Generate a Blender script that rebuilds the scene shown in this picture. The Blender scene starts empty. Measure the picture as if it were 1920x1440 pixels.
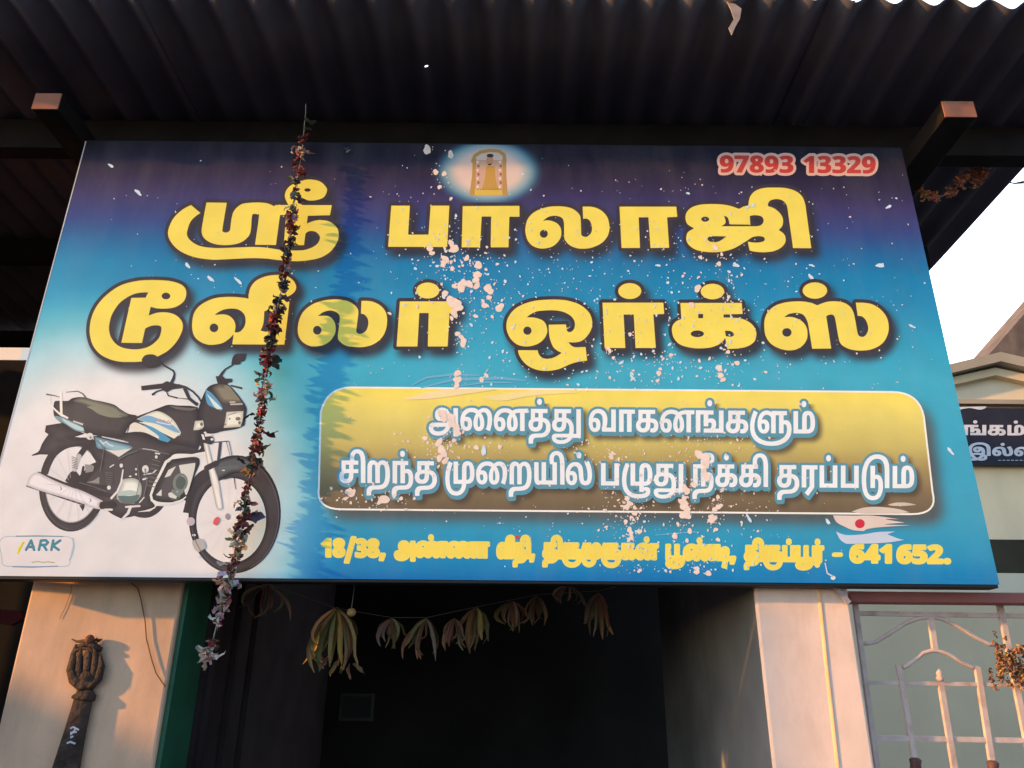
import bpy, bmesh, math, random
import numpy as np
from mathutils import Vector, Matrix
from mathutils.geometry import tessellate_polygon
R_ = math.radians
random.seed(7); RNG = np.random.default_rng(7)
scene = bpy.context.scene
COL = scene.collection

# ------------------------------------------------------------------ camera
CAM_D, CAM_Z, FOC = 1.867, 1.55, 1442.0          # distance to the sign plane (y = 0), eye height, focal length for 1920 px
PITCH, ROLL = R_(22.1), R_(0.5)
_r0 = Vector((1, 0, 0)); _u0 = Vector((0, -math.sin(PITCH), math.cos(PITCH)))
CF = Vector((0, math.cos(PITCH), math.sin(PITCH)))
CR = _r0*math.cos(ROLL) + _u0*math.sin(ROLL)
CU = _u0*math.cos(ROLL) - _r0*math.sin(ROLL)
CPOS = Vector((0, -CAM_D, CAM_Z))
cd = bpy.data.cameras.new('camera'); cam = bpy.data.objects.new('camera', cd); COL.objects.link(cam)
cam.matrix_world = Matrix(((CR.x, CU.x, -CF.x, CPOS.x), (CR.y, CU.y, -CF.y, CPOS.y), (CR.z, CU.z, -CF.z, CPOS.z), (0, 0, 0, 1)))
cd.sensor_width = 36; cd.lens = FOC/1920*36; cd.clip_start = 0.02; cd.clip_end = 500
scene.camera = cam
# ------------------------------------------------------------------ sun, sky, exposure
SUN_A, SUN_B = 3.4, 0.80                          # shadow shift to the right / down per metre of depth
SUN_DIR = Vector((SUN_A, 1, -SUN_B)).normalized() # the way the light travels
sl = bpy.data.lights.new('sun', 'SUN'); sl.energy = 2.45; sl.angle = R_(1.3); sl.color = (1.0, 0.51, 0.13)
so = bpy.data.objects.new('sun', sl); COL.objects.link(so); so.location = (-12, -5, 6)
so.rotation_euler = SUN_DIR.to_track_quat('-Z', 'Y').to_euler()
w = bpy.data.worlds.new('World'); scene.world = w; w.use_nodes = True
nt = w.node_tree; bg = nt.nodes['Background']
sky = nt.nodes.new('ShaderNodeTexSky'); sky.sky_type = 'NISHITA'; sky.sun_disc = False
sky.sun_elevation = math.asin(-SUN_DIR.z); sky.sun_rotation = math.atan2(-SUN_DIR.x, -SUN_DIR.y)
sky.air_density = 1.0; sky.dust_density = 1.0; sky.ozone_density = 3.0; sky.altitude = 300
# bright thin cloud over the half of the sky away from the sun
tcw = nt.nodes.new('ShaderNodeTexCoord'); dt = nt.nodes.new('ShaderNodeVectorMath'); dt.operation = 'DOT_PRODUCT'; dt.inputs[1].default_value = (.45, .85, .25)
nt.links.new(tcw.outputs['Generated'], dt.inputs[0])
mr = nt.nodes.new('ShaderNodeMapRange'); mr.interpolation_type = 'SMOOTHSTEP'; mr.inputs[1].default_value = .1; mr.inputs[2].default_value = .75; mr.inputs[3].default_value = 0; mr.inputs[4].default_value = 5.0
nt.links.new(dt.outputs['Value'], mr.inputs[0])
ad_ = nt.nodes.new('ShaderNodeVectorMath'); ad_.operation = 'ADD'
nt.links.new(sky.outputs[0], ad_.inputs[0]); nt.links.new(mr.outputs[0], ad_.inputs[1]); nt.links.new(ad_.outputs[0], bg.inputs[0])
bg.inputs[1].default_value = 0.15
scene.view_settings.view_transform = 'Standard'; scene.view_settings.look = 'None'
scene.view_settings.exposure = 1.43; scene.view_settings.gamma = 1; scene.view_settings.use_curve_mapping = False
scene.render.engine = 'CYCLES'; scene.cycles.max_bounces = 6; scene.cycles.diffuse_bounces = 4

# ------------------------------------------------------------------ helpers
def W(x, y, Y):
    """point of the vertical plane at depth Y that the survey photograph shows at pixel x, y"""
    d = CF + CR*((x-960)/FOC) - CU*((y-720)/FOC)
    return CPOS + d*((Y+CAM_D)/d.y)
def lin(c):
    c = c/255.0
    return c/12.92 if c <= 0.04045 else ((c+0.055)/1.055)**2.4
_wl = [lin(v) for v in (236, 229, 224)]
def alb(r, g, b):
    """reflectance of a colour seen in the sun beside the white vinyl (reflectance 0.82)"""
    return tuple(min(.93, max(.004, .82*lin(v)/k)) for v, k in zip((r, g, b), _wl))
def albn(A):
    l = np.where(A/255 <= .04045, A/255/12.92, ((A/255+.055)/1.055)**2.4)
    return np.clip(.82*l/np.array(_wl), .004, .93)

def nodes_mat(name):
    m = bpy.data.materials.new(name); m.use_nodes = True
    return m, m.node_tree, m.node_tree.nodes['Principled BSDF']
def mat(name, col, rough=.75, spec=.25, metal=0, var=.12, scale=6, bump=0, bscale=40, stain=None, stainscale=2.0, stainamt=.4, streak=1.0):
    """plain colour broken by noise, optional stain colour and bump"""
    m, t, b = nodes_mat(name)
    b.inputs['Roughness'].default_value = rough; b.inputs['Specular IOR Level'].default_value = spec; b.inputs['Metallic'].default_value = metal
    tc = t.nodes.new('ShaderNodeTexCoord'); n = t.nodes.new('ShaderNodeTexNoise'); n.inputs['Scale'].default_value = scale; n.inputs['Detail'].default_value = 8
    t.links.new(tc.outputs['Object'], n.inputs['Vector'])
    mp = t.nodes.new('ShaderNodeMapRange'); mp.inputs[1].default_value = .3; mp.inputs[2].default_value = .7; mp.inputs[3].default_value = 1-var; mp.inputs[4].default_value = 1+var
    t.links.new(n.outputs[0], mp.inputs[0])
    mx = t.nodes.new('ShaderNodeVectorMath'); mx.operation = 'SCALE'; mx.inputs[0].default_value = col[:3]
    t.links.new(mp.outputs[0], mx.inputs['Scale'])
    out = mx.outputs[0]
    if stain:
        mpg = t.nodes.new('ShaderNodeMapping'); mpg.inputs['Scale'].default_value = (1, 1, streak); t.links.new(tc.outputs['Object'], mpg.inputs[0])
        n2 = t.nodes.new('ShaderNodeTexNoise'); n2.inputs['Scale'].default_value = stainscale; n2.inputs['Detail'].default_value = 10; n2.inputs['Roughness'].default_value = .65
        t.links.new(mpg.outputs[0], n2.inputs['Vector'])
        r = t.nodes.new('ShaderNodeMapRange'); r.inputs[1].default_value = .48; r.inputs[2].default_value = .75; r.inputs[3].default_value = 0; r.inputs[4].default_value = stainamt
        t.links.new(n2.outputs[0], r.inputs[0])
        mm = t.nodes.new('ShaderNodeMix'); mm.data_type = 'RGBA'; t.links.new(r.outputs[0], mm.inputs[0]); t.links.new(out, mm.inputs[6]); mm.inputs[7].default_value = (*stain, 1)
        out = mm.outputs[2]
    t.links.new(out, b.inputs['Base Color'])
    if bump:
        nb = t.nodes.new('ShaderNodeTexNoise'); nb.inputs['Scale'].default_value = bscale; nb.inputs['Detail'].default_value = 6
        t.links.new(tc.outputs['Object'], nb.inputs['Vector'])
        bp = t.nodes.new('ShaderNodeBump'); bp.inputs['Strength'].default_value = bump; bp.inputs['Distance'].default_value = .01
        t.links.new(nb.outputs[0], bp.inputs['Height']); t.links.new(bp.outputs[0], b.inputs['Normal'])
    return m
def attr_mat(name, rough=.5, spec=.2, var=.05, dust=0):
    """reads the printed / natural colour stored on the mesh, broken by fine noise"""
    m, t, b = nodes_mat(name)
    b.inputs['Roughness'].default_value = rough; b.inputs['Specular IOR Level'].default_value = spec
    a = t.nodes.new('ShaderNodeAttribute'); a.attribute_name = 'Col'
    tc = t.nodes.new('ShaderNodeTexCoord'); n = t.nodes.new('ShaderNodeTexNoise'); n.inputs['Scale'].default_value = 14; n.inputs['Detail'].default_value = 9
    t.links.new(tc.outputs['Object'], n.inputs['Vector'])
    mp = t.nodes.new('ShaderNodeMapRange'); mp.inputs[1].default_value = .3; mp.inputs[2].default_value = .7; mp.inputs[3].default_value = 1-var; mp.inputs[4].default_value = 1+var*.6
    t.links.new(n.outputs[0], mp.inputs[0])
    mx = t.nodes.new('ShaderNodeVectorMath'); mx.operation = 'SCALE'
    t.links.new(a.outputs['Color'], mx.inputs[0]); t.links.new(mp.outputs[0], mx.inputs['Scale'])
    out = mx.outputs[0]
    if dust:
        n2 = t.nodes.new('ShaderNodeTexNoise'); n2.inputs['Scale'].default_value = 5; n2.inputs['Detail'].default_value = 12; n2.inputs['Roughness'].default_value = .7
        mpg = t.nodes.new('ShaderNodeMapping'); mpg.inputs['Scale'].default_value = (2.2, 1, .6); t.links.new(tc.outputs['Object'], mpg.inputs[0]); t.links.new(mpg.outputs[0], n2.inputs['Vector'])
        r = t.nodes.new('ShaderNodeMapRange'); r.inputs[1].default_value = .45; r.inputs[2].default_value = .8; r.inputs[3].default_value = 0; r.inputs[4].default_value = dust
        t.links.new(n2.outputs[0], r.inputs[0]); mm = t.nodes.new('ShaderNodeMix'); mm.data_type = 'RGBA'
        t.links.new(r.outputs[0], mm.inputs[0]); t.links.new(out, mm.inputs[6]); mm.inputs[7].default_value = (.46, .42, .38, 1); out = mm.outputs[2]
        nb = t.nodes.new('ShaderNodeTexNoise'); nb.inputs['Scale'].default_value = 4; nb.inputs['Detail'].default_value = 3; t.links.new(tc.outputs['Object'], nb.inputs['Vector'])
        bp = t.nodes.new('ShaderNodeBump'); bp.inputs['Strength'].default_value = .12; bp.inputs['Distance'].default_value = .004
        t.links.new(nb.outputs[0], bp.inputs['Height']); t.links.new(bp.outputs[0], b.inputs['Normal'])
    t.links.new(out, b.inputs['Base Color'])
    return m

def tag(o, label, cat, group=None):
    o['label'] = label; o['category'] = cat
    if group: o['group'] = group
    return o
def thing(name, label, cat, loc=(0, 0, 0), group=None):
    o = bpy.data.objects.new(name, None); COL.objects.link(o); o.location = loc; o.empty_display_size = .1
    return tag(o, label, cat, group)
def base_of(parent):
    v = Vector((0, 0, 0))
    while parent is not None:
        v += parent.location; parent = parent.parent
    return v
def link(name, verts, faces, m, parent=None, cols=None, smooth=False, mats=None, midx=None):
    """one mesh object; verts are world coordinates"""
    off = base_of(parent)
    me = bpy.data.meshes.new(name)
    V = np.array(verts, float).reshape(-1, 3) - np.array(off)
    me.from_pydata(V.tolist(), [], faces)
    o = bpy.data.objects.new(name, me); COL.objects.link(o)
    for q in (mats or [m]): me.materials.append(q)
    if midx is not None: me.polygons.foreach_set('material_index', midx)
    if cols is not None:
        at = me.color_attributes.new('Col', 'FLOAT_COLOR', 'POINT')
        C = np.ones((len(V), 4)); C[:, :3] = np.array(cols).reshape(-1, 3)
        at.data.foreach_set('color', C.ravel())
    if smooth: me.polygons.foreach_set('use_smooth', [True]*len(me.polygons))
    me.update()
    if parent is not None: o.parent = parent
    return o
class MB:
    """collects boxes, tubes and prisms in world coordinates for one mesh"""
    def __init__(s): s.v = []; s.f = []
    def add(s, v, f):
        k = len(s.v); s.v += [tuple(q) for q in v]; s.f += [tuple(i+k for i in q) for q in f]; return s
    def box(s, x0, x1, y0, y1, z0, z1):
        return s.add([(x0, y0, z0), (x1, y0, z0), (x1, y1, z0), (x0, y1, z0), (x0, y0, z1), (x1, y0, z1), (x1, y1, z1), (x0, y1, z1)],
                     [(0, 3, 2, 1), (4, 5, 6, 7), (0, 1, 5, 4), (1, 2, 6, 5), (2, 3, 7, 6), (3, 0, 4, 7)])
    def prism(s, pts, y0, y1):
        """polygon of (x, z) points pushed from depth y0 to y1"""
        n = len(pts); v = [(x, y0, z) for x, z in pts] + [(x, y1, z) for x, z in pts]
        tri = tessellate_polygon([[Vector((x, z, 0)) for x, z in pts]])
        f = [tuple(t) for t in tri] + [tuple(i+n for i in reversed(t)) for t in tri] + [(i, (i+1) % n, (i+1) % n+n, i+n) for i in range(n)]
        return s.add(v, f)
    def tube(s, pts, rad, n=8, cap=True, flat=1.0, up=(.31, .9, .17)):
        pts = [Vector(p) for p in pts]; m = len(pts)
        rad = rad if hasattr(rad, '__len__') else [rad]*m
        v = []; f = []; up = Vector(up)
        for i, p in enumerate(pts):
            t = (pts[min(i+1, m-1)] - pts[max(i-1, 0)]).normalized()
            a = t.cross(up); a = a.normalized() if a.length > 1e-4 else t.cross(Vector((1, 0, 0))).normalized(); b = t.cross(a)
            for k in range(n):
                q = 2*math.pi*k/n; v.append(p + (a*math.cos(q) + b*math.sin(q)*flat)*rad[i])
        for i in range(m-1):
            for k in range(n): f.append((i*n+k, i*n+(k+1) % n, (i+1)*n+(k+1) % n, (i+1)*n+k))
        if cap: f += [tuple(range(n-1, -1, -1)), tuple((m-1)*n+k for k in range(n))]
        return s.add(v, f)
    def bar(s, a, b, w, d):
        """rectangular bar between a and b lying in an x-z plane, width w, depth d"""
        a = Vector(a); b = Vector(b); t = (b-a).normalized(); n = Vector((-t.z, 0, t.x))*w/2; y = Vector((0, d/2, 0))
        v = [a-n-y, a+n-y, a+n+y, a-n+y, b-n-y, b+n-y, b+n+y, b-n+y]
        return s.add(v, [(0, 3, 2, 1), (4, 5, 6, 7), (0, 1, 5, 4), (1, 2, 6, 5), (2, 3, 7, 6), (3, 0, 4, 7)])
    def ball(s, c, r, nu=12, nv=8, sx=1, sy=1, sz=1):
        v = []; f = []; c = Vector(c)
        for j in range(nv+1):
            th = math.pi*j/nv
            for i in range(nu):
                ph = 2*math.pi*i/nu
                v.append(c + Vector((r*sx*math.sin(th)*math.cos(ph), r*sy*math.sin(th)*math.sin(ph), r*sz*math.cos(th))))
        for j in range(nv):
            for i in range(nu): f.append((j*nu+i, j*nu+(i+1) % nu, (j+1)*nu+(i+1) % nu, (j+1)*nu+i))
        return s.add(v, f)
    def build(s, name, m, parent=None, smooth=False, bevel=0, cols=None):
        o = link(name, s.v, s.f, m, parent, cols, smooth)
        if bevel:
            b = o.modifiers.new('bevel', 'BEVEL'); b.width = bevel; b.segments = 2; b.limit_method = 'ANGLE'
        return o
def struct(o): o['kind'] = 'structure'; return o

# ------------------------------------------------------------------ print shop: flat artwork as distance fields -> clean contours -> thin sheets on the sign face
def spline(pts, seg=5):
    """closed outline; points with a third element are corners, the rest run through a smooth curve"""
    P = [(float(p[0]), float(p[1])) for p in pts]; C = [len(p) > 2 for p in pts]; n = len(P); out = []
    for i in range(n):
        a, b = P[i], P[(i+1) % n]
        if C[i] and C[(i+1) % n]: out.append(a); continue
        p0 = P[i-1] if not C[i] else a
        p3 = P[(i+2) % n] if not C[(i+1) % n] else b
        for k in range(seg):
            t = k/seg; t2 = t*t; t3 = t2*t
            out.append(tuple(.5*((2*a[j]) + (b[j]-p0[j])*t + (2*p0[j]-5*a[j]+4*b[j]-p3[j])*t2 + (3*a[j]-p0[j]-3*b[j]+p3[j])*t3) for j in (0, 1)))
    return out
def fr(pts, ox, oy, sc):
    return [((p[0]/sc+ox, p[1]/sc+oy) + tuple(p[2:])) for p in pts]
def ell(cx, cy, rx, ry, n=28, rot=0):
    c, s = math.cos(rot), math.sin(rot)
    return [(cx+rx*math.cos(t)*c-ry*math.sin(t)*s, cy+rx*math.cos(t)*s+ry*math.sin(t)*c) for t in [2*math.pi*k/n for k in range(n)]]
class Field:
    def __init__(s, x0, y0, x1, y1, st=1.0):
        s.x0, s.y0, s.st = x0, y0, st
        s.w = int((x1-x0)/st)+1; s.h = int((y1-y0)/st)+1
        s.F = np.full((s.h, s.w), 60.0)
    def win(s, x0, y0, x1, y1):
        i0 = max(0, int((y0-s.y0)/s.st)); i1 = min(s.h, int((y1-s.y0)/s.st)+2); j0 = max(0, int((x0-s.x0)/s.st)); j1 = min(s.w, int((x1-s.x0)/s.st)+2)
        yy, xx = np.mgrid[i0:i1, j0:j1]
        return (slice(i0, i1), slice(j0, j1)), xx*s.st+s.x0, yy*s.st+s.y0
    def poly(s, loops, pad=14, grow=0.0, nz=False):
        A = np.array([p for l in loops for p in l])
        sl_, X, Y = s.win(A[:, 0].min()-pad, A[:, 1].min()-pad, A[:, 0].max()+pad, A[:, 1].max()+pad)
        if X.size == 0: return
        D = np.full(X.shape, 1e9); ins = np.zeros(X.shape, bool); wn = np.zeros(X.shape, int)
        for l in loops:
            n = len(l)
            for i in range(n):
                ax, ay = l[i]; bx, by = l[(i+1) % n]; dx, dy = bx-ax, by-ay; L = dx*dx+dy*dy
                if L < 1e-9: continue
                t = np.clip(((X-ax)*dx+(Y-ay)*dy)/L, 0, 1)
                D = np.minimum(D, (X-ax-t*dx)**2+(Y-ay-t*dy)**2)
                if dy != 0:
                    c = (ay > Y) != (by > Y)
                    c &= X < (bx-ax)*(Y-ay)/dy+ax
                    ins ^= c; wn += c*(1 if dy > 0 else -1)
        if nz: ins = wn != 0
        D = np.sqrt(D); D = np.where(ins, -D, D)-grow
        s.F[sl_] = np.minimum(s.F[sl_], D)
    def stroke(s, pts, wd, pad=10, flat=False):
        wd = wd if hasattr(wd, '__len__') else [wd]*len(pts)
        A = np.array([q[:2] for q in pts], float); m = max(wd)/2+pad
        sl_, X, Y = s.win(A[:, 0].min()-m, A[:, 1].min()-m, A[:, 0].max()+m, A[:, 1].max()+m)
        if X.size == 0: return
        D = np.full(X.shape, 1e9)
        for i in range(len(pts)-1):
            ax, ay = A[i]; bx, by = A[i+1]; dx, dy = bx-ax, by-ay; L = dx*dx+dy*dy
            if L < 1e-9: continue
            t = np.clip(((X-ax)*dx+(Y-ay)*dy)/L, 0, 1)
            D = np.minimum(D, np.sqrt((X-ax-t*dx)**2+(Y-ay-t*dy)**2)-(wd[i]+(wd[i+1]-wd[i])*t)/2)
        s.F[sl_] = np.minimum(s.F[sl_], D)
    def contours(s, lev=0.0):
        F = np.pad(s.F-lev, 1, constant_values=50.0); H, Wd = F.shape; I = F < 0
        code = I[:-1, :-1]*1+I[:-1, 1:]*2+I[1:, 1:]*4+I[1:, :-1]*8
        T = {1: ['LT'], 2: ['TR'], 4: ['RB'], 8: ['BL'], 3: ['LR'], 6: ['TB'], 12: ['RL'], 9: ['BT'], 14: ['TL'], 13: ['RT'], 11: ['BR'], 7: ['LB'], 5: ['LT', 'RB'], 10: ['TR', 'BL']}
        ci, cj = np.nonzero((code > 0) & (code < 15)); nxt = {}
        for i, j, c in zip(ci.tolist(), cj.tolist(), code[ci, cj].tolist()):
            e = {'T': 2*(i*Wd+j), 'B': 2*((i+1)*Wd+j), 'L': 2*(i*Wd+j)+1, 'R': 2*(i*Wd+j+1)+1}
            for q in T[c]: nxt[e[q[0]]] = e[q[1]]
        Ff = F.ravel()
        def pos(e):
            k = e >> 1; a = Ff[k]; k2 = k+1 if e % 2 == 0 else k+Wd; t = a/(a-Ff[k2]); i, j = divmod(k, Wd)
            return ((j-1+(t if e % 2 == 0 else 0))*s.st+s.x0, (i-1+(0 if e % 2 == 0 else t))*s.st+s.y0)
        loops = []
        while nxt:
            st, e = nxt.popitem(); l = [st]
            while e != st: l.append(e); e = nxt.pop(e)
            if len(l) > 4: loops.append(thin([pos(q) for q in l], .10*max(s.st, .5)))
        return [l for l in loops if len(l) > 2 and abs(area(l)) > .4]
def area(l):
    A = np.array(l); x, y = A[:, 0], A[:, 1]
    return .5*float(np.sum(x*np.roll(y, -1)-np.roll(x, -1)*y))
def rdp(A, eps):
    keep = np.zeros(len(A), bool); keep[0] = keep[-1] = True; st = [(0, len(A)-1)]
    while st:
        i, j = st.pop()
        if j-i < 2: continue
        d = A[j]-A[i]; L = math.hypot(*d); q = A[i+1:j]-A[i]
        dist = np.abs(d[0]*q[:, 1]-d[1]*q[:, 0])/L if L > 1e-9 else np.hypot(q[:, 0], q[:, 1])
        k = int(np.argmax(dist))
        if dist[k] > eps: keep[i+1+k] = True; st += [(i, i+1+k), (i+1+k, j)]
    return A[keep]
def thin(l, eps):
    """drop points that lie on the outline within eps"""
    A = np.array(l); h = len(A)//2
    return [tuple(q) for q in np.concatenate([rdp(A[:h+1], eps)[:-1], rdp(np.concatenate([A[h:], A[:1]]), eps)[:-1]])]
def inside(p, l):
    A = np.array(l); B = np.roll(A, -1, 0); c = (A[:, 1] > p[1]) != (B[:, 1] > p[1])
    with np.errstate(all='ignore'): x = (B[:, 0]-A[:, 0])*(p[1]-A[:, 1])/(B[:, 1]-A[:, 1])+A[:, 0]
    return bool(np.sum(c & (p[0] < x)) % 2)
def fill(loops):
    """triangulate outlines with holes -> list of (points, triangles)"""
    if not loops: return []
    S = [area(l) for l in loops]; k = max(range(len(loops)), key=lambda i: abs(S[i])); sg = 1 if S[k] > 0 else -1
    out = [i for i in range(len(loops)) if S[i]*sg > 0]; hol = [i for i in range(len(loops)) if S[i]*sg <= 0]
    grp = {i: [i] for i in out}
    for h in hol:
        c = [i for i in out if inside(loops[h][0], loops[i])]
        if c: grp[min(c, key=lambda i: abs(S[i]))].append(h)
    res = []
    for g in grp.values():
        ls = [[Vector((p[0], p[1], 0)) for p in loops[i]] for i in g]
        res.append(([p for i in g for p in loops[i]], tessellate_polygon(ls)))
    return res
LAYER = 0.00003
class Sheet:
    """thin printed shapes on the sign face, each with a flat ink colour"""
    def __init__(s): s.v = []; s.f = []; s.c = []
    def loops(s, loops, col, layer):
        for pts, tris in fill(loops):
            k = len(s.v)
            for x, y in pts:
                q = W(x, y, SHEET_Y); s.v.append((q.x, q.y-LAYER*layer, q.z)); s.c.append(col)
            s.f += [(a+k, b+k, c+k) for a, b, c in tris]
        return s
    def tri(s, pts, tris, col, layer):
        k = len(s.v)
        for x, y in pts:
            q = W(x, y, SHEET_Y); s.v.append((q.x, q.y-LAYER*layer, q.z)); s.c.append(col)
        s.f += [tuple(i+k for i in t) for t in tris]
    def build(s, name, m, parent): return link(name, s.v, s.f, m, parent, s.c)
SHEET_Y = 0.0
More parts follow.
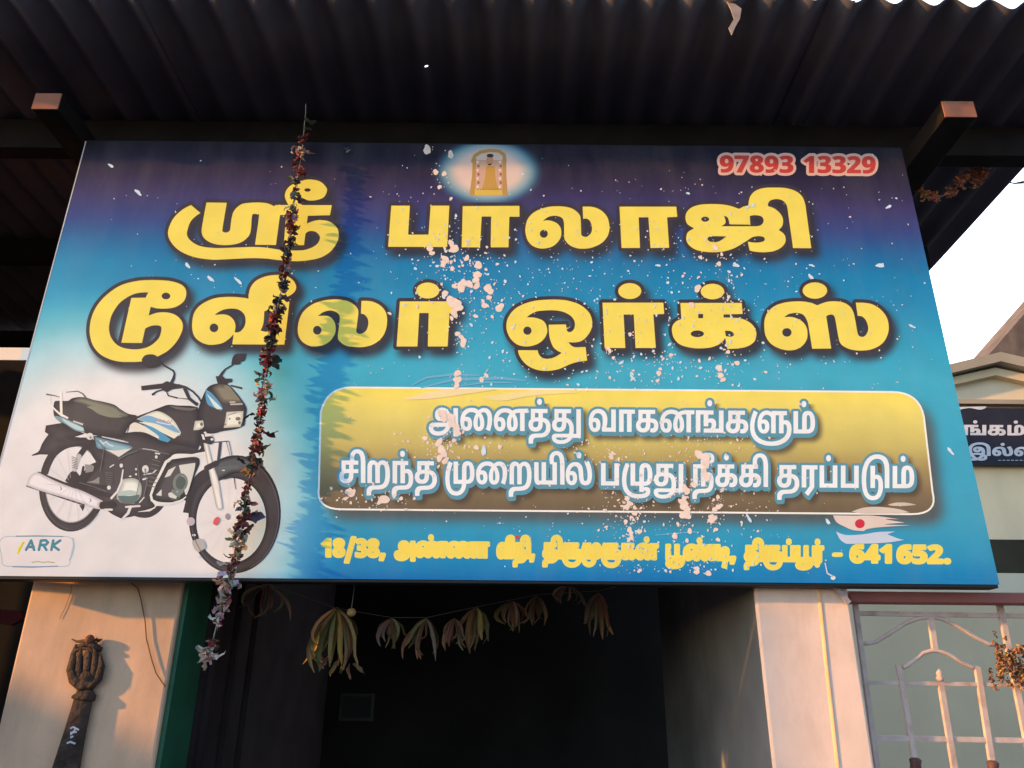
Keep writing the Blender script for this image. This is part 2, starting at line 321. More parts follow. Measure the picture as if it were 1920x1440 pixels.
GLY={'a':(935,[[289,-136,186,-124,144,-110,108,-91,54,-39,27,27,25,84,45,138,88,174,123,185,185,191,753,192,750,91,177,88,158,80,147,51,152,28,164,8,184,-10,249,-32,300,-34,382,-25,416,-13,472,22,494,44,528,97,550,184,551,284,533,383,506,434,465,467,431,478,381,477,346,462,327,434,322,398,327,360,347,335,366,331,396,345,402,357,408,402,392,478,357,536,444,552,483,494,504,434,509,388,505,343,483,289,459,262,427,244,386,235,333,236,282,251,261,265,227,304,216,330,207,393,210,432,219,466,254,519,307,554,339,565,413,574,494,563,559,529,609,478,629,447,657,375,673,249,661,119,646,71,625,27,596,-13,560,-49,519,-78,472,-103,419,-121,360,-132],[743,-154,743,562,872,562,872,-154]]),
'ai':(1003,[[218,-12,151,0,122,15,76,64,59,98,47,139,36,242,41,304,54,362,75,414,105,460,142,499,188,531,240,555,300,569,366,574,449,568,497,554,595,494,676,392,718,297,729,243,730,143,724,108,698,49,658,10,632,-2,571,-12,537,-9,508,-1,462,31,433,82,418,149,418,224,430,294,453,360,508,455,531,484,596,535,658,564,691,572,776,570,822,557,860,536,892,508,917,473,937,433,950,388,961,289,946,147,897,-10,780,31,807,103,827,186,832,316,827,354,807,412,776,450,734,468,691,469,634,447,588,402,563,357,541,273,536,151,546,107,559,91,573,85,597,97,605,111,613,169,611,236,593,318,578,353,537,406,483,442,396,469,324,468,287,459,227,425,183,375,157,314,148,189,154,139,175,97,207,85,235,93,244,104,255,140,254,191,249,212,230,240,199,249,166,240,106,185,88,274,148,325,197,343,227,345,270,340,307,325,336,300,357,265,370,222,375,171,373,134,357,72,327,26,280,-2]]),
'nnn':(1043,[[217,-12,150,0,122,15,76,64,59,98,47,139,36,242,41,304,54,362,75,414,105,460,142,499,188,531,240,555,300,569,366,574,473,562,520,544,568,515,595,496,651,431,702,345,719,294,732,182,730,143,713,76,698,50,658,10,633,-2,572,-12,510,-1,484,13,446,54,424,112,417,182,427,286,447,348,497,432,557,496,618,532,667,548,775,561,1027,562,1027,461,931,461,931,0,802,0,802,461,719,458,653,440,588,389,564,354,542,279,535,192,547,107,559,91,573,85,597,96,604,110,613,169,611,236,594,317,579,353,537,407,456,455,365,471,287,459,255,445,203,402,183,375,157,314,148,241,150,161,160,121,175,97,208,85,235,93,244,104,255,140,254,191,249,212,230,240,199,249,166,240,106,185,88,274,148,325,197,343,227,345,270,340,307,325,336,300,357,265,370,222,375,171,373,134,357,72,326,26,280,-2]]),
't':(707,[[232,-12,159,-3,127,9,100,25,58,69,37,129,34,164,47,232,64,261,116,306,194,335,298,345,446,342,543,318,582,297,615,270,641,236,661,197,672,152,674,58,666,20,637,-45,615,-73,571,-111,508,-142,418,-160,250,-166,210,-177,194,-187,172,-219,164,-268,168,-315,42,-321,37,-205,42,-178,63,-133,97,-99,124,-84,201,-66,400,-60,448,-51,480,-38,512,-9,534,22,545,60,547,132,526,190,499,217,465,236,403,249,254,248,204,238,186,228,167,201,163,141,182,108,217,91,264,92,296,111,314,142,325,222,325,461,221,461,221,302,105,286,105,562,587,562,587,461,449,461,445,157,433,102,411,59,366,18,337,5,305,-5]]),
'vir':(0,[[-274,667,-310,676,-324,688,-341,723,-344,745,-341,767,-324,802,-310,814,-275,823,-255,821,-224,802,-213,786,-205,745,-213,704,-224,688,-238,676]]),
'tu':(933,[[232,-12,160,-3,128,9,100,25,58,69,37,129,34,164,47,232,64,261,116,306,194,335,243,343,384,345,481,332,544,306,598,261,639,196,653,154,662,106,662,-2,636,-136,616,-172,561,-234,488,-281,395,-311,339,-318,268,-321,182,-313,110,-287,59,-247,31,-191,30,-136,47,-98,62,-84,115,-65,787,-62,846,-164,552,-164,518,-154,190,-154,157,-159,149,-175,153,-188,180,-212,205,-221,281,-228,393,-216,463,-183,511,-130,509,-107,537,-15,540,94,522,165,486,213,430,240,353,249,228,245,186,228,167,201,161,164,170,123,182,108,217,91,264,92,297,110,314,141,325,220,325,461,221,461,221,301,105,286,105,562,585,562,585,461,448,461,447,195,440,126,423,79,390,36,366,18,305,-5],[742,-164,742,562,870,562,870,-164]]),
'v':(881,[[216,-12,150,0,122,15,76,65,47,141,39,189,40,312,53,373,73,426,100,471,132,508,171,537,214,557,259,570,308,574,395,564,464,534,515,489,550,431,570,363,576,291,567,190,545,101,690,101,690,562,818,562,818,0,426,0,414,78,436,160,446,234,440,353,431,384,402,432,359,461,303,471,243,456,218,439,179,386,155,312,148,190,160,121,176,97,190,88,208,85,235,93,251,120,256,166,249,213,240,229,215,247,182,247,149,229,106,185,88,274,148,325,197,343,227,345,269,340,305,325,335,300,357,266,370,223,375,171,373,134,357,72,343,47,304,10,278,-2]]),
'aa':(533,[[62,0,62,562,517,562,517,461,421,461,421,0,292,0,292,461,190,461,190,0]]),
'k':(714,[[232,-12,159,-3,100,25,58,69,37,129,37,200,64,261,87,285,152,323,242,343,297,345,498,343,546,336,584,323,615,304,645,275,667,235,678,186,675,110,662,69,639,35,607,9,567,-7,518,-12,440,-2,457,94,489,90,527,98,550,120,556,139,556,188,549,207,537,222,507,239,432,249,254,248,204,238,186,228,167,201,163,141,182,107,217,90,264,91,296,110,314,142,325,221,325,461,221,461,221,302,105,286,105,562,586,562,586,461,449,461,445,157,433,102,411,59,390,36,337,5,305,-5]]),
'ng':(923,[[62,0,62,562,569,562,569,461,418,461,418,337,457,355,506,362,568,352,610,324,635,285,648,218,638,151,613,101,862,101,859,0,289,0,289,101,480,101,498,124,515,159,521,201,518,228,508,247,491,257,455,259,418,242,418,160,289,160,289,461,190,461,190,0],[691,0,665,101,731,101,731,562,860,562,860,0]]),
'llu':(1275,[[1080,335,1141,323,1188,287,1221,228,1232,190,1240,97,1228,-3,1214,-47,1170,-124,1142,-156,1077,-212,962,-271,881,-297,800,-313,625,-321,479,-309,323,-266,227,-216,183,-183,144,-145,110,-100,82,-49,61,10,48,75,45,215,58,313,96,444,152,574,259,520,193,359,168,242,164,163,168,90,178,40,220,-44,283,-108,359,-155,399,-173,523,-207,630,-217,754,-209,889,-176,989,-126,1045,-79,1087,-18,1101,19,1113,104,1104,176,1080,219,1041,233,1008,227,953,185,944,283,1000,319,1024,328],[439,-12,373,0,320,36,282,98,269,139,262,188,261,295,280,387,315,461,338,491,392,537,422,553,490,572,551,573,615,558,655,537,719,489,677,383,609,445,554,468,493,467,442,442,403,391,389,357,372,273,371,190,383,121,398,97,413,87,430,84,457,92,473,119,477,139,472,213,463,229,438,247,405,247,388,240,329,185,311,274,349,311,393,336,450,345,493,340,529,325,558,299,580,265,593,222,597,171,595,134,580,72,566,47,528,10,502,-2],[653,0,653,465,666,479,667,562,1106,562,1106,461,1010,461,1010,0,881,0,881,461,781,461,781,0]]),
'm':(724,[[478,574,524,570,563,557,596,537,624,508,663,432,681,331,682,222,668,137,655,104,638,75,601,40,552,15,510,5,419,0,62,0,62,562,190,562,190,101,313,101,313,388,324,474,345,517,374,547,429,570],[486,473,458,462,443,421,441,101,483,103,517,116,539,146,551,196,552,340,543,400,527,445,516,460]]),
'c':(626,[[232,-12,159,-3,101,25,59,69,45,97,34,164,37,200,64,261,87,285,152,323,242,343,588,345,588,249,254,248,204,238,186,228,167,201,161,164,170,122,182,108,217,91,264,92,296,111,314,142,325,221,325,461,221,461,221,302,105,286,105,562,588,562,588,461,447,461,444,157,432,102,410,59,365,18,336,5,304,-5]]),
'i':(253,[[-49,851,20,844,91,812,139,760,173,678,189,549,190,0,62,0,61,513,54,617,43,665,18,717,-12,742,-29,749,-70,750,-87,744,-113,724,-135,671,-134,602,-109,515,-233,515,-251,572,-257,619,-250,709,-227,761,-170,816,-123,839]]),
'i2':(253,[[-129,851,-86,849,-11,834,72,794,98,773,140,721,156,689,178,611,190,455,190,0,62,0,62,440,54,571,38,637,11,687,-32,724,-75,741,-129,747,-176,743,-214,732,-243,714,-264,690,-277,663,-281,632,-274,570,-259,518,-381,518,-396,572,-403,633,-399,678,-388,718,-369,753,-343,783,-274,826,-231,840]]),
'rr':(757,[[504,574,548,570,587,557,621,535,650,505,674,467,692,422,714,311,715,175,699,55,684,6,663,-37,635,-74,593,-109,511,-146,397,-163,249,-166,210,-177,181,-202,172,-219,164,-268,168,-315,42,-321,35,-236,42,-178,63,-133,97,-99,140,-78,178,-69,368,-61,444,-52,502,-29,525,-10,560,44,580,124,587,237,581,338,565,407,554,432,527,462,511,470,477,471,450,458,438,445,425,405,421,367,421,0,292,0,290,414,280,450,264,466,242,472,210,462,197,439,190,377,189,0,61,0,63,409,73,472,104,528,135,554,171,569,214,574,269,568,329,536,360,497,386,442,330,455,374,518,427,559]]),
'n':(696,[[491,362,525,359,583,335,625,288,652,219,660,130,651,26,640,-17,605,-83,564,-121,502,-149,417,-161,249,-166,210,-177,182,-202,172,-219,164,-268,168,-315,42,-321,35,-236,42,-178,51,-154,79,-114,140,-78,229,-64,422,-59,464,-48,506,-13,525,33,533,93,533,157,519,220,501,246,484,257,463,261,432,256,404,238,402,334,447,355],[62,0,62,562,514,562,514,461,419,461,419,0,290,0,290,461,190,461,190,0]]),
'mu':(952,[[363,-299,261,-285,219,-267,148,-212,96,-135,76,-89,51,14,43,141,56,291,78,390,127,530,147,573,260,518,231,456,189,325,168,198,166,118,174,-1,207,-101,224,-129,269,-171,330,-193,404,-193,436,-184,486,-150,520,-93,531,-57,544,30,668,25,659,-45,643,-106,620,-158,590,-202,555,-237,514,-265,468,-284,418,-295],[706,574,752,570,791,557,824,537,852,508,891,432,910,331,910,222,896,137,883,104,866,75,829,40,781,15,739,5,648,0,290,0,290,562,418,562,418,101,541,101,541,388,552,474,573,517,602,547,657,570],[714,473,686,462,671,421,669,101,710,103,745,116,767,146,779,196,780,340,771,400,755,445,744,460]]),
'y':(798,[[283,0,283,562,411,562,411,101,607,101,607,562,735,562,735,0],[198,-11,136,0,98,31,75,80,63,158,63,562,191,562,192,145,206,104,230,91,257,93,273,101,304,132,306,40,259,3]]),
'l':(861,[[217,-12,150,0,97,36,59,99,47,140,36,243,46,341,75,422,119,488,178,535,211,552,285,572,383,569,433,553,474,526,519,472,538,420,550,351,563,187,573,133,581,113,599,95,621,89,642,93,669,114,683,149,691,204,690,274,680,344,662,417,636,488,605,549,718,608,774,498,808,380,820,255,811,154,785,75,763,44,736,20,702,2,662,-8,589,-11,523,9,486,38,471,59,439,144,423,317,407,402,378,449,347,465,308,471,275,467,220,440,180,388,156,314,149,190,161,121,176,97,191,88,208,85,235,93,251,119,256,165,254,191,241,228,216,247,183,247,149,229,106,185,88,274,148,325,197,343,227,345,270,340,306,325,335,299,357,265,370,222,375,171,373,134,357,72,326,26,304,10,279,-2]]),
'p':(636,[[62,0,62,562,190,562,190,101,444,101,444,562,573,562,573,0]]),
'lllu':(950,[[730,-32,793,-44,824,-65,844,-99,850,-120,849,-170,833,-215,802,-251,760,-279,680,-306,587,-319,496,-321,353,-305,309,-293,229,-256,193,-232,130,-169,83,-87,53,15,43,151,56,306,94,445,150,572,258,519,221,438,194,355,175,271,166,186,167,75,173,27,198,-54,236,-116,285,-160,372,-201,470,-217,619,-211,699,-189,725,-166,730,-148,721,-125,702,-118,640,-134,616,-60,674,-39],[539,-157,539,45,664,45,664,-157],[702,574,748,570,788,557,821,537,849,508,888,432,908,331,909,222,895,137,882,104,864,75,827,40,779,15,736,5,645,0,288,0,288,562,417,562,417,101,539,101,539,388,551,474,572,517,601,547,653,570],[712,473,685,462,670,421,668,101,709,103,743,116,765,146,777,196,778,340,769,400,753,445,742,460]]),
'nii':(696,[[491,362,525,359,583,335,625,288,652,219,660,130,651,26,640,-17,605,-83,564,-121,502,-149,417,-161,249,-166,210,-177,182,-202,172,-219,164,-268,168,-315,42,-321,35,-236,42,-178,51,-154,79,-114,140,-78,229,-64,422,-59,464,-48,506,-13,525,33,533,93,533,157,519,220,501,246,484,257,463,261,432,256,404,238,402,334,447,355],[62,0,62,562,514,562,514,461,419,461,419,0,290,0,290,461,190,461,190,0],[507,851,565,846,610,833,642,810,664,781,677,746,678,671,668,640,650,615,626,597,594,586,512,586,478,598,454,616,437,641,428,669,426,722,443,764,494,829,557,802,517,743,510,704,514,681,535,663,562,665,571,674,578,707,574,733,560,749,512,760,453,754,435,743,406,707,390,655,389,600,408,535,307,507,299,525,283,590,282,666,294,718,319,765,356,804,407,833,471,849]]),
'r':(533,[[246,-213,151,-137,292,32,292,461,190,461,190,0,62,0,62,562,517,562,517,461,421,461,421,0]]),
'ttu':(907,[[369,-312,313,-308,264,-296,220,-276,182,-249,148,-214,120,-172,78,-70,64,-9,48,131,48,315,64,444,79,504,119,611,145,659,208,740,287,800,382,838,435,848,549,849,644,829,717,791,747,767,779,727,804,682,822,631,835,570,843,461,844,0,715,0,712,491,694,594,655,673,617,709,574,732,520,744,453,743,387,725,326,689,273,634,250,600,212,516,185,412,169,218,176,59,185,-3,212,-98,249,-158,271,-178,319,-201,371,-208,401,-206,427,-200,469,-174,485,-155,509,-108,524,-49,531,21,528,137,517,188,499,218,483,229,463,233,420,220,383,188,375,289,390,301,445,329,488,335,521,332,579,306,602,283,638,216,657,121,657,-1,650,-57,638,-107,603,-190,579,-223,521,-273,450,-302],[299,0,299,562,428,562,428,0]]),
'nn':(1412,[[216,-12,150,0,122,15,76,64,59,98,47,139,36,242,41,304,54,362,75,414,105,460,142,499,187,531,240,555,299,569,366,574,473,562,520,544,568,515,595,496,652,430,702,345,719,295,732,182,730,143,713,76,698,50,658,10,633,-2,572,-12,509,-1,463,31,433,81,419,146,417,182,430,291,453,359,512,454,554,506,583,527,643,557,714,572,782,573,852,563,895,548,937,523,998,463,1043,402,1075,335,1094,263,1101,182,1092,108,1067,50,1027,10,1002,-2,940,-12,877,-1,852,13,815,54,792,112,785,182,796,288,816,350,865,433,925,496,986,532,1035,548,1145,561,1396,562,1396,461,1300,461,1300,0,1171,0,1171,461,1060,454,1004,430,943,374,924,331,911,278,903,192,909,126,927,91,941,85,965,96,972,110,980,149,981,219,963,325,923,396,858,450,780,469,688,463,627,431,570,361,550,312,539,255,535,190,540,127,559,91,573,85,597,96,604,110,613,190,611,234,594,317,560,382,511,426,427,464,365,471,324,468,255,445,227,425,183,375,157,314,148,242,151,153,165,107,192,88,221,88,234,94,251,120,256,165,254,191,241,228,216,247,182,247,150,229,106,185,88,274,148,325,197,343,227,345,270,340,307,325,336,300,357,265,370,222,375,171,373,134,357,72,344,47,305,10,250,-10]]),
'vii':(881,[[216,-12,150,0,122,15,76,65,47,141,39,189,40,312,53,373,73,426,100,471,133,508,171,537,214,557,260,570,309,574,395,564,464,534,515,489,550,431,570,363,576,291,567,190,545,101,690,101,690,562,818,562,818,0,426,0,414,78,436,160,446,234,440,353,431,384,402,432,359,461,303,471,243,456,218,439,179,386,155,312,148,190,160,121,176,97,190,88,208,85,235,93,251,120,256,166,249,213,240,229,215,247,182,247,149,229,106,185,88,274,148,325,197,343,227,345,269,340,305,325,335,300,357,266,370,223,375,171,373,134,357,72,343,47,304,10,278,-2],[722,851,778,846,821,833,852,810,874,781,886,747,891,707,877,641,860,616,835,597,804,586,721,586,687,598,663,616,637,669,633,701,652,764,703,829,766,802,726,742,719,704,723,681,734,666,771,665,786,689,783,733,769,749,721,760,667,755,650,744,620,708,604,658,603,603,615,565,652,520,697,493,693,382,603,421,542,476,507,546,496,628,511,714,554,785,597,820,624,833,687,849]]),
'ru':(913,[[715,335,772,324,820,291,856,231,868,190,878,84,875,15,864,-47,846,-102,822,-151,793,-193,759,-228,720,-257,630,-298,528,-318,462,-321,373,-314,290,-292,215,-253,182,-228,124,-165,80,-84,64,-37,45,72,44,207,56,306,78,398,129,530,150,572,258,518,209,407,176,285,165,166,167,86,181,-4,211,-82,258,-145,325,-190,414,-215,540,-214,587,-204,629,-186,666,-162,696,-129,720,-90,737,-42,747,13,750,116,741,175,716,221,680,233,636,221,588,184,581,282,659,327],[289,0,289,562,740,562,740,461,645,461,645,0,516,0,516,461,417,461,417,0]]),
'puu':(802,[[444,-139,444,0,62,0,62,562,190,562,190,101,444,101,444,562,573,562,573,-139],[645,117,672,115,722,100,763,68,790,20,800,-45,796,-89,769,-166,717,-228,641,-274,545,-304,490,-313,368,-321,229,-309,134,-274,93,-240,68,-198,59,-149,77,-89,107,-57,152,-34,235,-27,301,-41,285,-134,213,-127,186,-143,184,-170,207,-192,269,-211,403,-220,492,-210,579,-182,640,-139,661,-112,673,-82,675,-28,659,2,631,16,596,16,543,-10,538,86,585,108]]),
'tti':(677,[[62,0,62,562,190,562,190,101,661,101,661,0],[429,481,480,476,537,448,571,404,585,349,575,241,465,-285,342,-262,455,270,457,338,448,367,436,378,420,381,402,375,387,358,373,292,377,244,389,196,408,150,442,91,368,20,298,134,275,194,262,259,263,328,269,359,295,415,336,456,363,470]]),
'ii':(947,[[224,-321,142,-309,79,-275,38,-224,25,-192,15,-122,29,-36,73,39,142,100,207,136,288,159,385,167,496,155,569,132,632,99,704,37,739,-17,751,-49,760,-123,754,-180,734,-229,701,-268,657,-298,604,-315,540,-321,499,-319,424,-303,323,-254,241,-182,183,-95,104,70,68,191,53,318,54,447,77,563,123,666,155,712,193,752,238,786,289,814,346,834,410,847,480,851,604,838,654,822,739,773,802,711,843,641,869,561,882,468,887,0,758,0,757,352,745,505,724,585,709,619,690,650,642,699,586,730,517,746,434,745,356,723,288,680,259,650,213,578,196,535,176,435,173,380,187,216,202,152,241,39,279,-39,323,-107,375,-162,432,-200,479,-215,533,-221,567,-218,595,-208,618,-192,635,-171,645,-145,647,-87,629,-40,597,-1,521,44,425,65,303,60,233,39,203,23,151,-30,128,-91,129,-144,139,-169,178,-208,236,-221,303,-213,359,-190,423,-141,475,-74,516,7,545,97,555,173,557,283,539,383,515,435,498,455,455,478,381,471,353,447,345,426,344,377,354,347,367,335,402,334,423,356,429,402,423,450,406,495,379,534,469,514,510,454,526,402,520,331,499,287,484,269,441,243,415,236,356,236,305,250,283,264,250,303,233,360,234,433,257,496,301,539,329,554,391,571,478,568,525,555,565,532,600,501,628,463,650,419,666,368,679,250,675,169,663,99,616,-45,582,-116,538,-180,481,-234,384,-289,312,-313]]),
'1':(470,[[354,0,219,0,219,540,121,439,46,509,246,714,354,714]]),
'2':(470,[[29,0,29,94,245,389,271,438,288,502,287,549,281,568,271,582,241,598,181,595,138,580,95,554,34,654,106,697,174,719,266,721,331,699,358,681,399,632,413,603,424,536,417,472,397,413,337,316,192,121,438,121,438,0]]),
'3':(470,[[203,-9,112,-3,32,19,32,144,132,114,218,113,246,122,266,137,288,185,289,236,267,281,211,304,112,309,112,425,188,427,235,437,264,457,278,486,281,546,266,582,252,594,202,603,161,597,98,566,31,667,88,697,146,717,218,724,295,715,354,688,394,646,407,620,417,556,400,478,355,416,286,373,331,361,367,342,395,316,416,284,428,246,432,203,429,164,409,95,365,39,297,3]]),
'4':(470,[[251,0,251,145,16,145,16,245,258,715,384,715,384,257,454,257,454,145,384,145,384,0],[124,257,251,257,256,538]]),
'5':(470,[[190,-10,112,-2,43,19,43,146,129,116,205,113,257,137,285,186,288,262,265,309,245,324,217,334,136,332,96,322,49,364,69,714,385,714,385,591,187,591,178,452,239,458,312,445,342,430,389,383,406,354,425,283,425,195,416,150,383,75,357,45,325,22,287,4,242,-6]]),
'6':(470,[[243,-10,187,-2,138,23,95,65,62,126,41,205,35,252,34,345,46,464,64,539,94,605,136,659,194,699,269,719,334,722,404,715,404,594,334,604,257,592,206,558,175,503,157,385,199,439,243,461,311,463,366,438,406,391,432,322,440,237,438,190,417,107,377,44,318,4],[240,110,273,123,299,162,306,194,306,269,292,320,279,336,262,346,220,346,191,325,176,299,169,276,168,227,176,178,193,137,221,113]]),
'7':(470,[[91,0,304,590,23,590,23,713,441,713,441,619,231,0]]),
'8':(470,[[234,-9,157,1,96,31,54,79,40,109,29,179,35,234,53,282,82,323,141,373,91,425,59,484,48,553,59,617,72,644,113,687,168,714,234,723,270,721,333,703,380,668,411,618,421,552,409,480,375,421,318,376,386,320,416,278,434,232,441,183,428,111,393,54,368,32,306,2],[233,99,281,110,296,123,307,140,315,187,303,230,240,301,231,309,179,261,163,234,153,186,162,141,174,123,209,102],[231,444,277,486,293,523,288,583,268,608,253,614,235,616,205,608,182,584,175,567,173,546,181,506,202,472]]),
'9':(470,[[154,-10,65,-2,65,118,117,109,167,110,196,116,242,137,274,172,295,216,306,269,311,328,269,275,243,257,209,247,156,249,128,259,81,296,48,354,38,391,29,476,32,524,52,606,92,668,151,708,227,722,255,720,308,704,332,690,374,648,392,621,419,554,434,469,432,333,413,211,388,139,351,78,301,31,236,0],[227,362,244,364,270,379,288,404,301,441,296,524,277,575,251,598,213,599,182,574,171,550,162,473,170,411,192,375]]),
'/':(417,[[17,-244,280,800,401,800,138,-244]]),
',':(274,[[206,115,211,104,193,16,142,-130,38,-130,78,115]]),
'.':(265,[[132,-13,92,-4,77,8,59,44,56,68,65,113,76,129,91,141,132,150,155,148,189,130,200,114,209,68,207,44,189,8,173,-4]])}

# lettering outlines, 1000 units per em: advance, contours
def word(fld, keys, x0, x1, base0, base1, hx, pad=10, grow=0.0, step=None):
    """set a word between x0 and x1 on a base line from base0 to base1 with letter height hx"""
    sc = hx/562.0; pen = 0; items = []
    prev = None
    for k in keys:
        if k == 'vir':
            pa, px = prev; items.append((k, px+pa/2+275)); continue
        adv = GLY[k][0]
        items.append((k, pen)); prev = (adv, pen)
        if k == 'i': pen += adv*.75; continue
        pen += adv*(.97)
    xs = [q for k, p in items for c in GLY[k][1] for q in np.array(c[0::2])+p]
    a, b = min(xs), max(xs); fx = (x1-x0)/(b-a)
    for k, p in items:
        loops = []
        for c in GLY[k][1]:
            l = []
            for gx, gy in zip(c[0::2], c[1::2]):
                X = x0+(gx+p-a)*fx; t = (X-x0)/(x1-x0)
                l.append((X, base0+(base1-base0)*t-gy*sc))
            loops.append(l)
        fld.poly(loops, pad, grow, True)

# ------------------------------------------------------------------ materials
M_VINYL = attr_mat('printed_vinyl', .42, .22, .06, .07)
M_SPLAT = mat('lime_splatter', alb(238, 212, 196), .85, .1, var=.08, scale=60)
M_SPLAT2 = mat('pale_lime_specks', alb(205, 222, 232), .85, .1, var=.08, scale=60)
M_FRAME = mat('frame_black', (.012, .012, .014), .5, .3)
M_EDGE = mat('banner_edge', (.55, .55, .56), .6, .2)
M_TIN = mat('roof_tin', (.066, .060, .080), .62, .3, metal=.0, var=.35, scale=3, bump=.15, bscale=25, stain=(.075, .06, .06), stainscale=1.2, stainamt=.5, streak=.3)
M_TIMBER = mat('dark_timber', (.013, .010, .010), .85, .15, var=.3, scale=9)
M_OXIDE = mat('red_oxide_paint', (.30, .13, .09), .8, .2, var=.2, scale=12)
M_PLAST_L = mat('peach_plaster', (.77, .475, .305), .9, .1, var=.10, scale=7, bump=.07, bscale=90, stain=(.40, .26, .18), stainscale=4, stainamt=.8, streak=.35)
M_PLAST_R = mat('pink_plaster', (.87, .625, .50), .9, .1, var=.09, scale=7, bump=.07, bscale=90, stain=(.46, .33, .26), stainscale=3.4, stainamt=.8, streak=.35)
M_INNER = mat('sooty_wall', (.235, .225, .22), .95, .05, var=.3, scale=2.5, bump=.1, stain=(.10, .09, .085), stainscale=1.4, stainamt=.7)
M_BAND = mat('opening_shade', (.05, .043, .028), .9, .1, var=.25, scale=3)  # dark colour standing for the shade in an opening of the house
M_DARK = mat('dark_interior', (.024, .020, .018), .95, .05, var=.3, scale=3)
M_GREEN = mat('green_door_paint', (.02, .10, .05), .5, .3, var=.25, scale=7)
M_PLANK = mat('brown_plank', (.036, .023, .022), .7, .2, var=.3, scale=8)
M_MAROON = mat('maroon_paint', (.28, .09, .075), .6, .3, var=.15, scale=9)
M_GATE = mat('gate_paint', (.58, .435, .38), .6, .3, var=.12, scale=30, stain=(.28, .12, .07), stainscale=16, stainamt=.75)
M_BROWN = mat('brown_finial_paint', (.10, .04, .035), .6, .3, var=.2, scale=20)
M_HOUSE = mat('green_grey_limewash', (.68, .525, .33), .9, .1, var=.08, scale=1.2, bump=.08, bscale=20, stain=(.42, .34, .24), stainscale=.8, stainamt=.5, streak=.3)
M_HOUSE2 = mat('cream_limewash', (.72, .61, .43), .9, .1, var=.06, scale=1.5, stain=(.5, .42, .3), stainscale=.9, stainamt=.4, streak=.3)
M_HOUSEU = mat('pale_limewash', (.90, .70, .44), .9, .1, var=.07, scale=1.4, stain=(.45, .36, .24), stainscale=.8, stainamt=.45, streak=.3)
M_HOUSE3 = mat('grey_cornice', (.36, .31, .24), .9, .1, var=.12, scale=2)
M_TOWER = mat('weathered_red_plaster', (.13, .10, .088), .95, .05, var=.25, scale=2.2, bump=.2, bscale=8, stain=(.27, .21, .17), stainscale=1.5, stainamt=.9, streak=.4)
M_BLACKB = mat('black_board_paint', (.022, .02, .032), .6, .25, var=.25, scale=3)
M_WHITE = mat('white_paint', (.62, .62, .66), .7, .2, var=.12, scale=9)
M_IRON = mat('sooty_iron', (.05, .030, .023), .75, .25, var=.5, scale=26, bump=.9, bscale=70, stain=(.20, .10, .06), stainscale=9, stainamt=.6)
M_LEAFY = attr_mat('dried_petals', .8, .15, .25)
M_STRING = mat('cotton_string', (.30, .27, .22), .9, .1)
M_GROUND = mat('street_dust', (.085, .082, .085), .95, .05, var=.15, scale=.8, bump=.2, bscale=6)
M_FAR = mat('far_cream_wall', (.80, .66, .52), .9, .1, var=.05, scale=.8)
M_WIRE = mat('brown_wire', (.16, .08, .04), .6, .3)
M_STRIP = mat('yellow_streak_paint', (.86, .53, .27), .8, .2, var=.15, scale=20)
M_STEEL = mat('grey_steel', (.36, .30, .30), .5, .4, metal=.3)
M_PAPER = mat('torn_card', (.30, .24, .22), .9, .1, var=.15, scale=30)
M_RED = mat('red_powder', (.06, .010, .010), .9, .1)

# ------------------------------------------------------------------ setting: ground, roof, walls
g = MB(); g.add([(-150, -150, 0), (150, -150, 0), (150, 150, 0), (-150, 150, 0)], [(0, 1, 2, 3)])
struct(g.build('ground', M_GROUND))

ROOF_Z0, ROOF_Y0, ROOF_Y1, ROOF_X1, ROOF_SL = CAM_Z+1.76, -.338, 1.73, 1.775, .03
roof = thing('awning_roof', 'dark corrugated tin awning roof spread above the painted shop sign', 'roof', (0, 0, CAM_Z+1.62))
def tin(x0, x1, dz, holes=()):
    p = .108; n = int((x1-x0)/p*10); ys = [ROOF_Y0+i*(ROOF_Y1-ROOF_Y0)/10 for i in range(11)]
    for hx, hy in holes: ys += [hy-.004, hy+.004]
    ys.sort(); V = []; Fc = []
    for y in ys:
        for i in range(n+1):
            x = x0+(x1-x0)*i/n; sag = .006*math.sin(x*2.1+1)+.004*math.sin(y*3+x)
            V.append((x, y+.005*math.sin(x*5.3)+.012*x*max(0, 1-(y-ROOF_Y0)), ROOF_Z0-ROOF_SL*(y-ROOF_Y0)+dz+sag+.0165*math.cos(2*math.pi*x/p)))
    for j in range(len(ys)-1):
        for i in range(n):
            xm = x0+(x1-x0)*(i+.5)/n; ym = (ys[j]+ys[j+1])/2
            if any(abs(xm-hx) < (x1-x0)/n*.5 and abs(ym-hy) < .0041 for hx, hy in holes): continue
            a = j*(n+1)+i; Fc.append((a, a+1, a+n+2, a+n+1))
    o = link('roofing_sheet', V, Fc, M_TIN, roof, smooth=True)
    s = o.modifiers.new('thickness', 'SOLIDIFY'); s.thickness = .0025; s.offset = 1
    return o
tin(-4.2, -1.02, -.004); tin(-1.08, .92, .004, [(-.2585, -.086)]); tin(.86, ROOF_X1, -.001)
RZ0, RZ1 = CAM_Z+1.545, CAM_Z+1.603
for x0, x1 in ((-1.383, -1.306), (1.232, 1.325)):
    b = MB(); b.box(x0, x1, -.117, 1.72, RZ0, RZ1)
    o = b.build('rafter', M_TIMBER, roof, bevel=.003)
    b = MB(); b.box(x0+.001, x1-.001, -.121, -.1175, RZ0+.001, RZ1-.001)
    b.build('rafter_end', M_OXIDE, o)
for y in (.12, .8, 1.6):
    b = MB(); b.box(-4.0, ROOF_X1-.1, y, y+.06, RZ1+.002, CAM_Z+1.76-ROOF_SL*(y-ROOF_Y0)-.028)
    b.build('purlin', M_TIMBER, roof, bevel=.003)

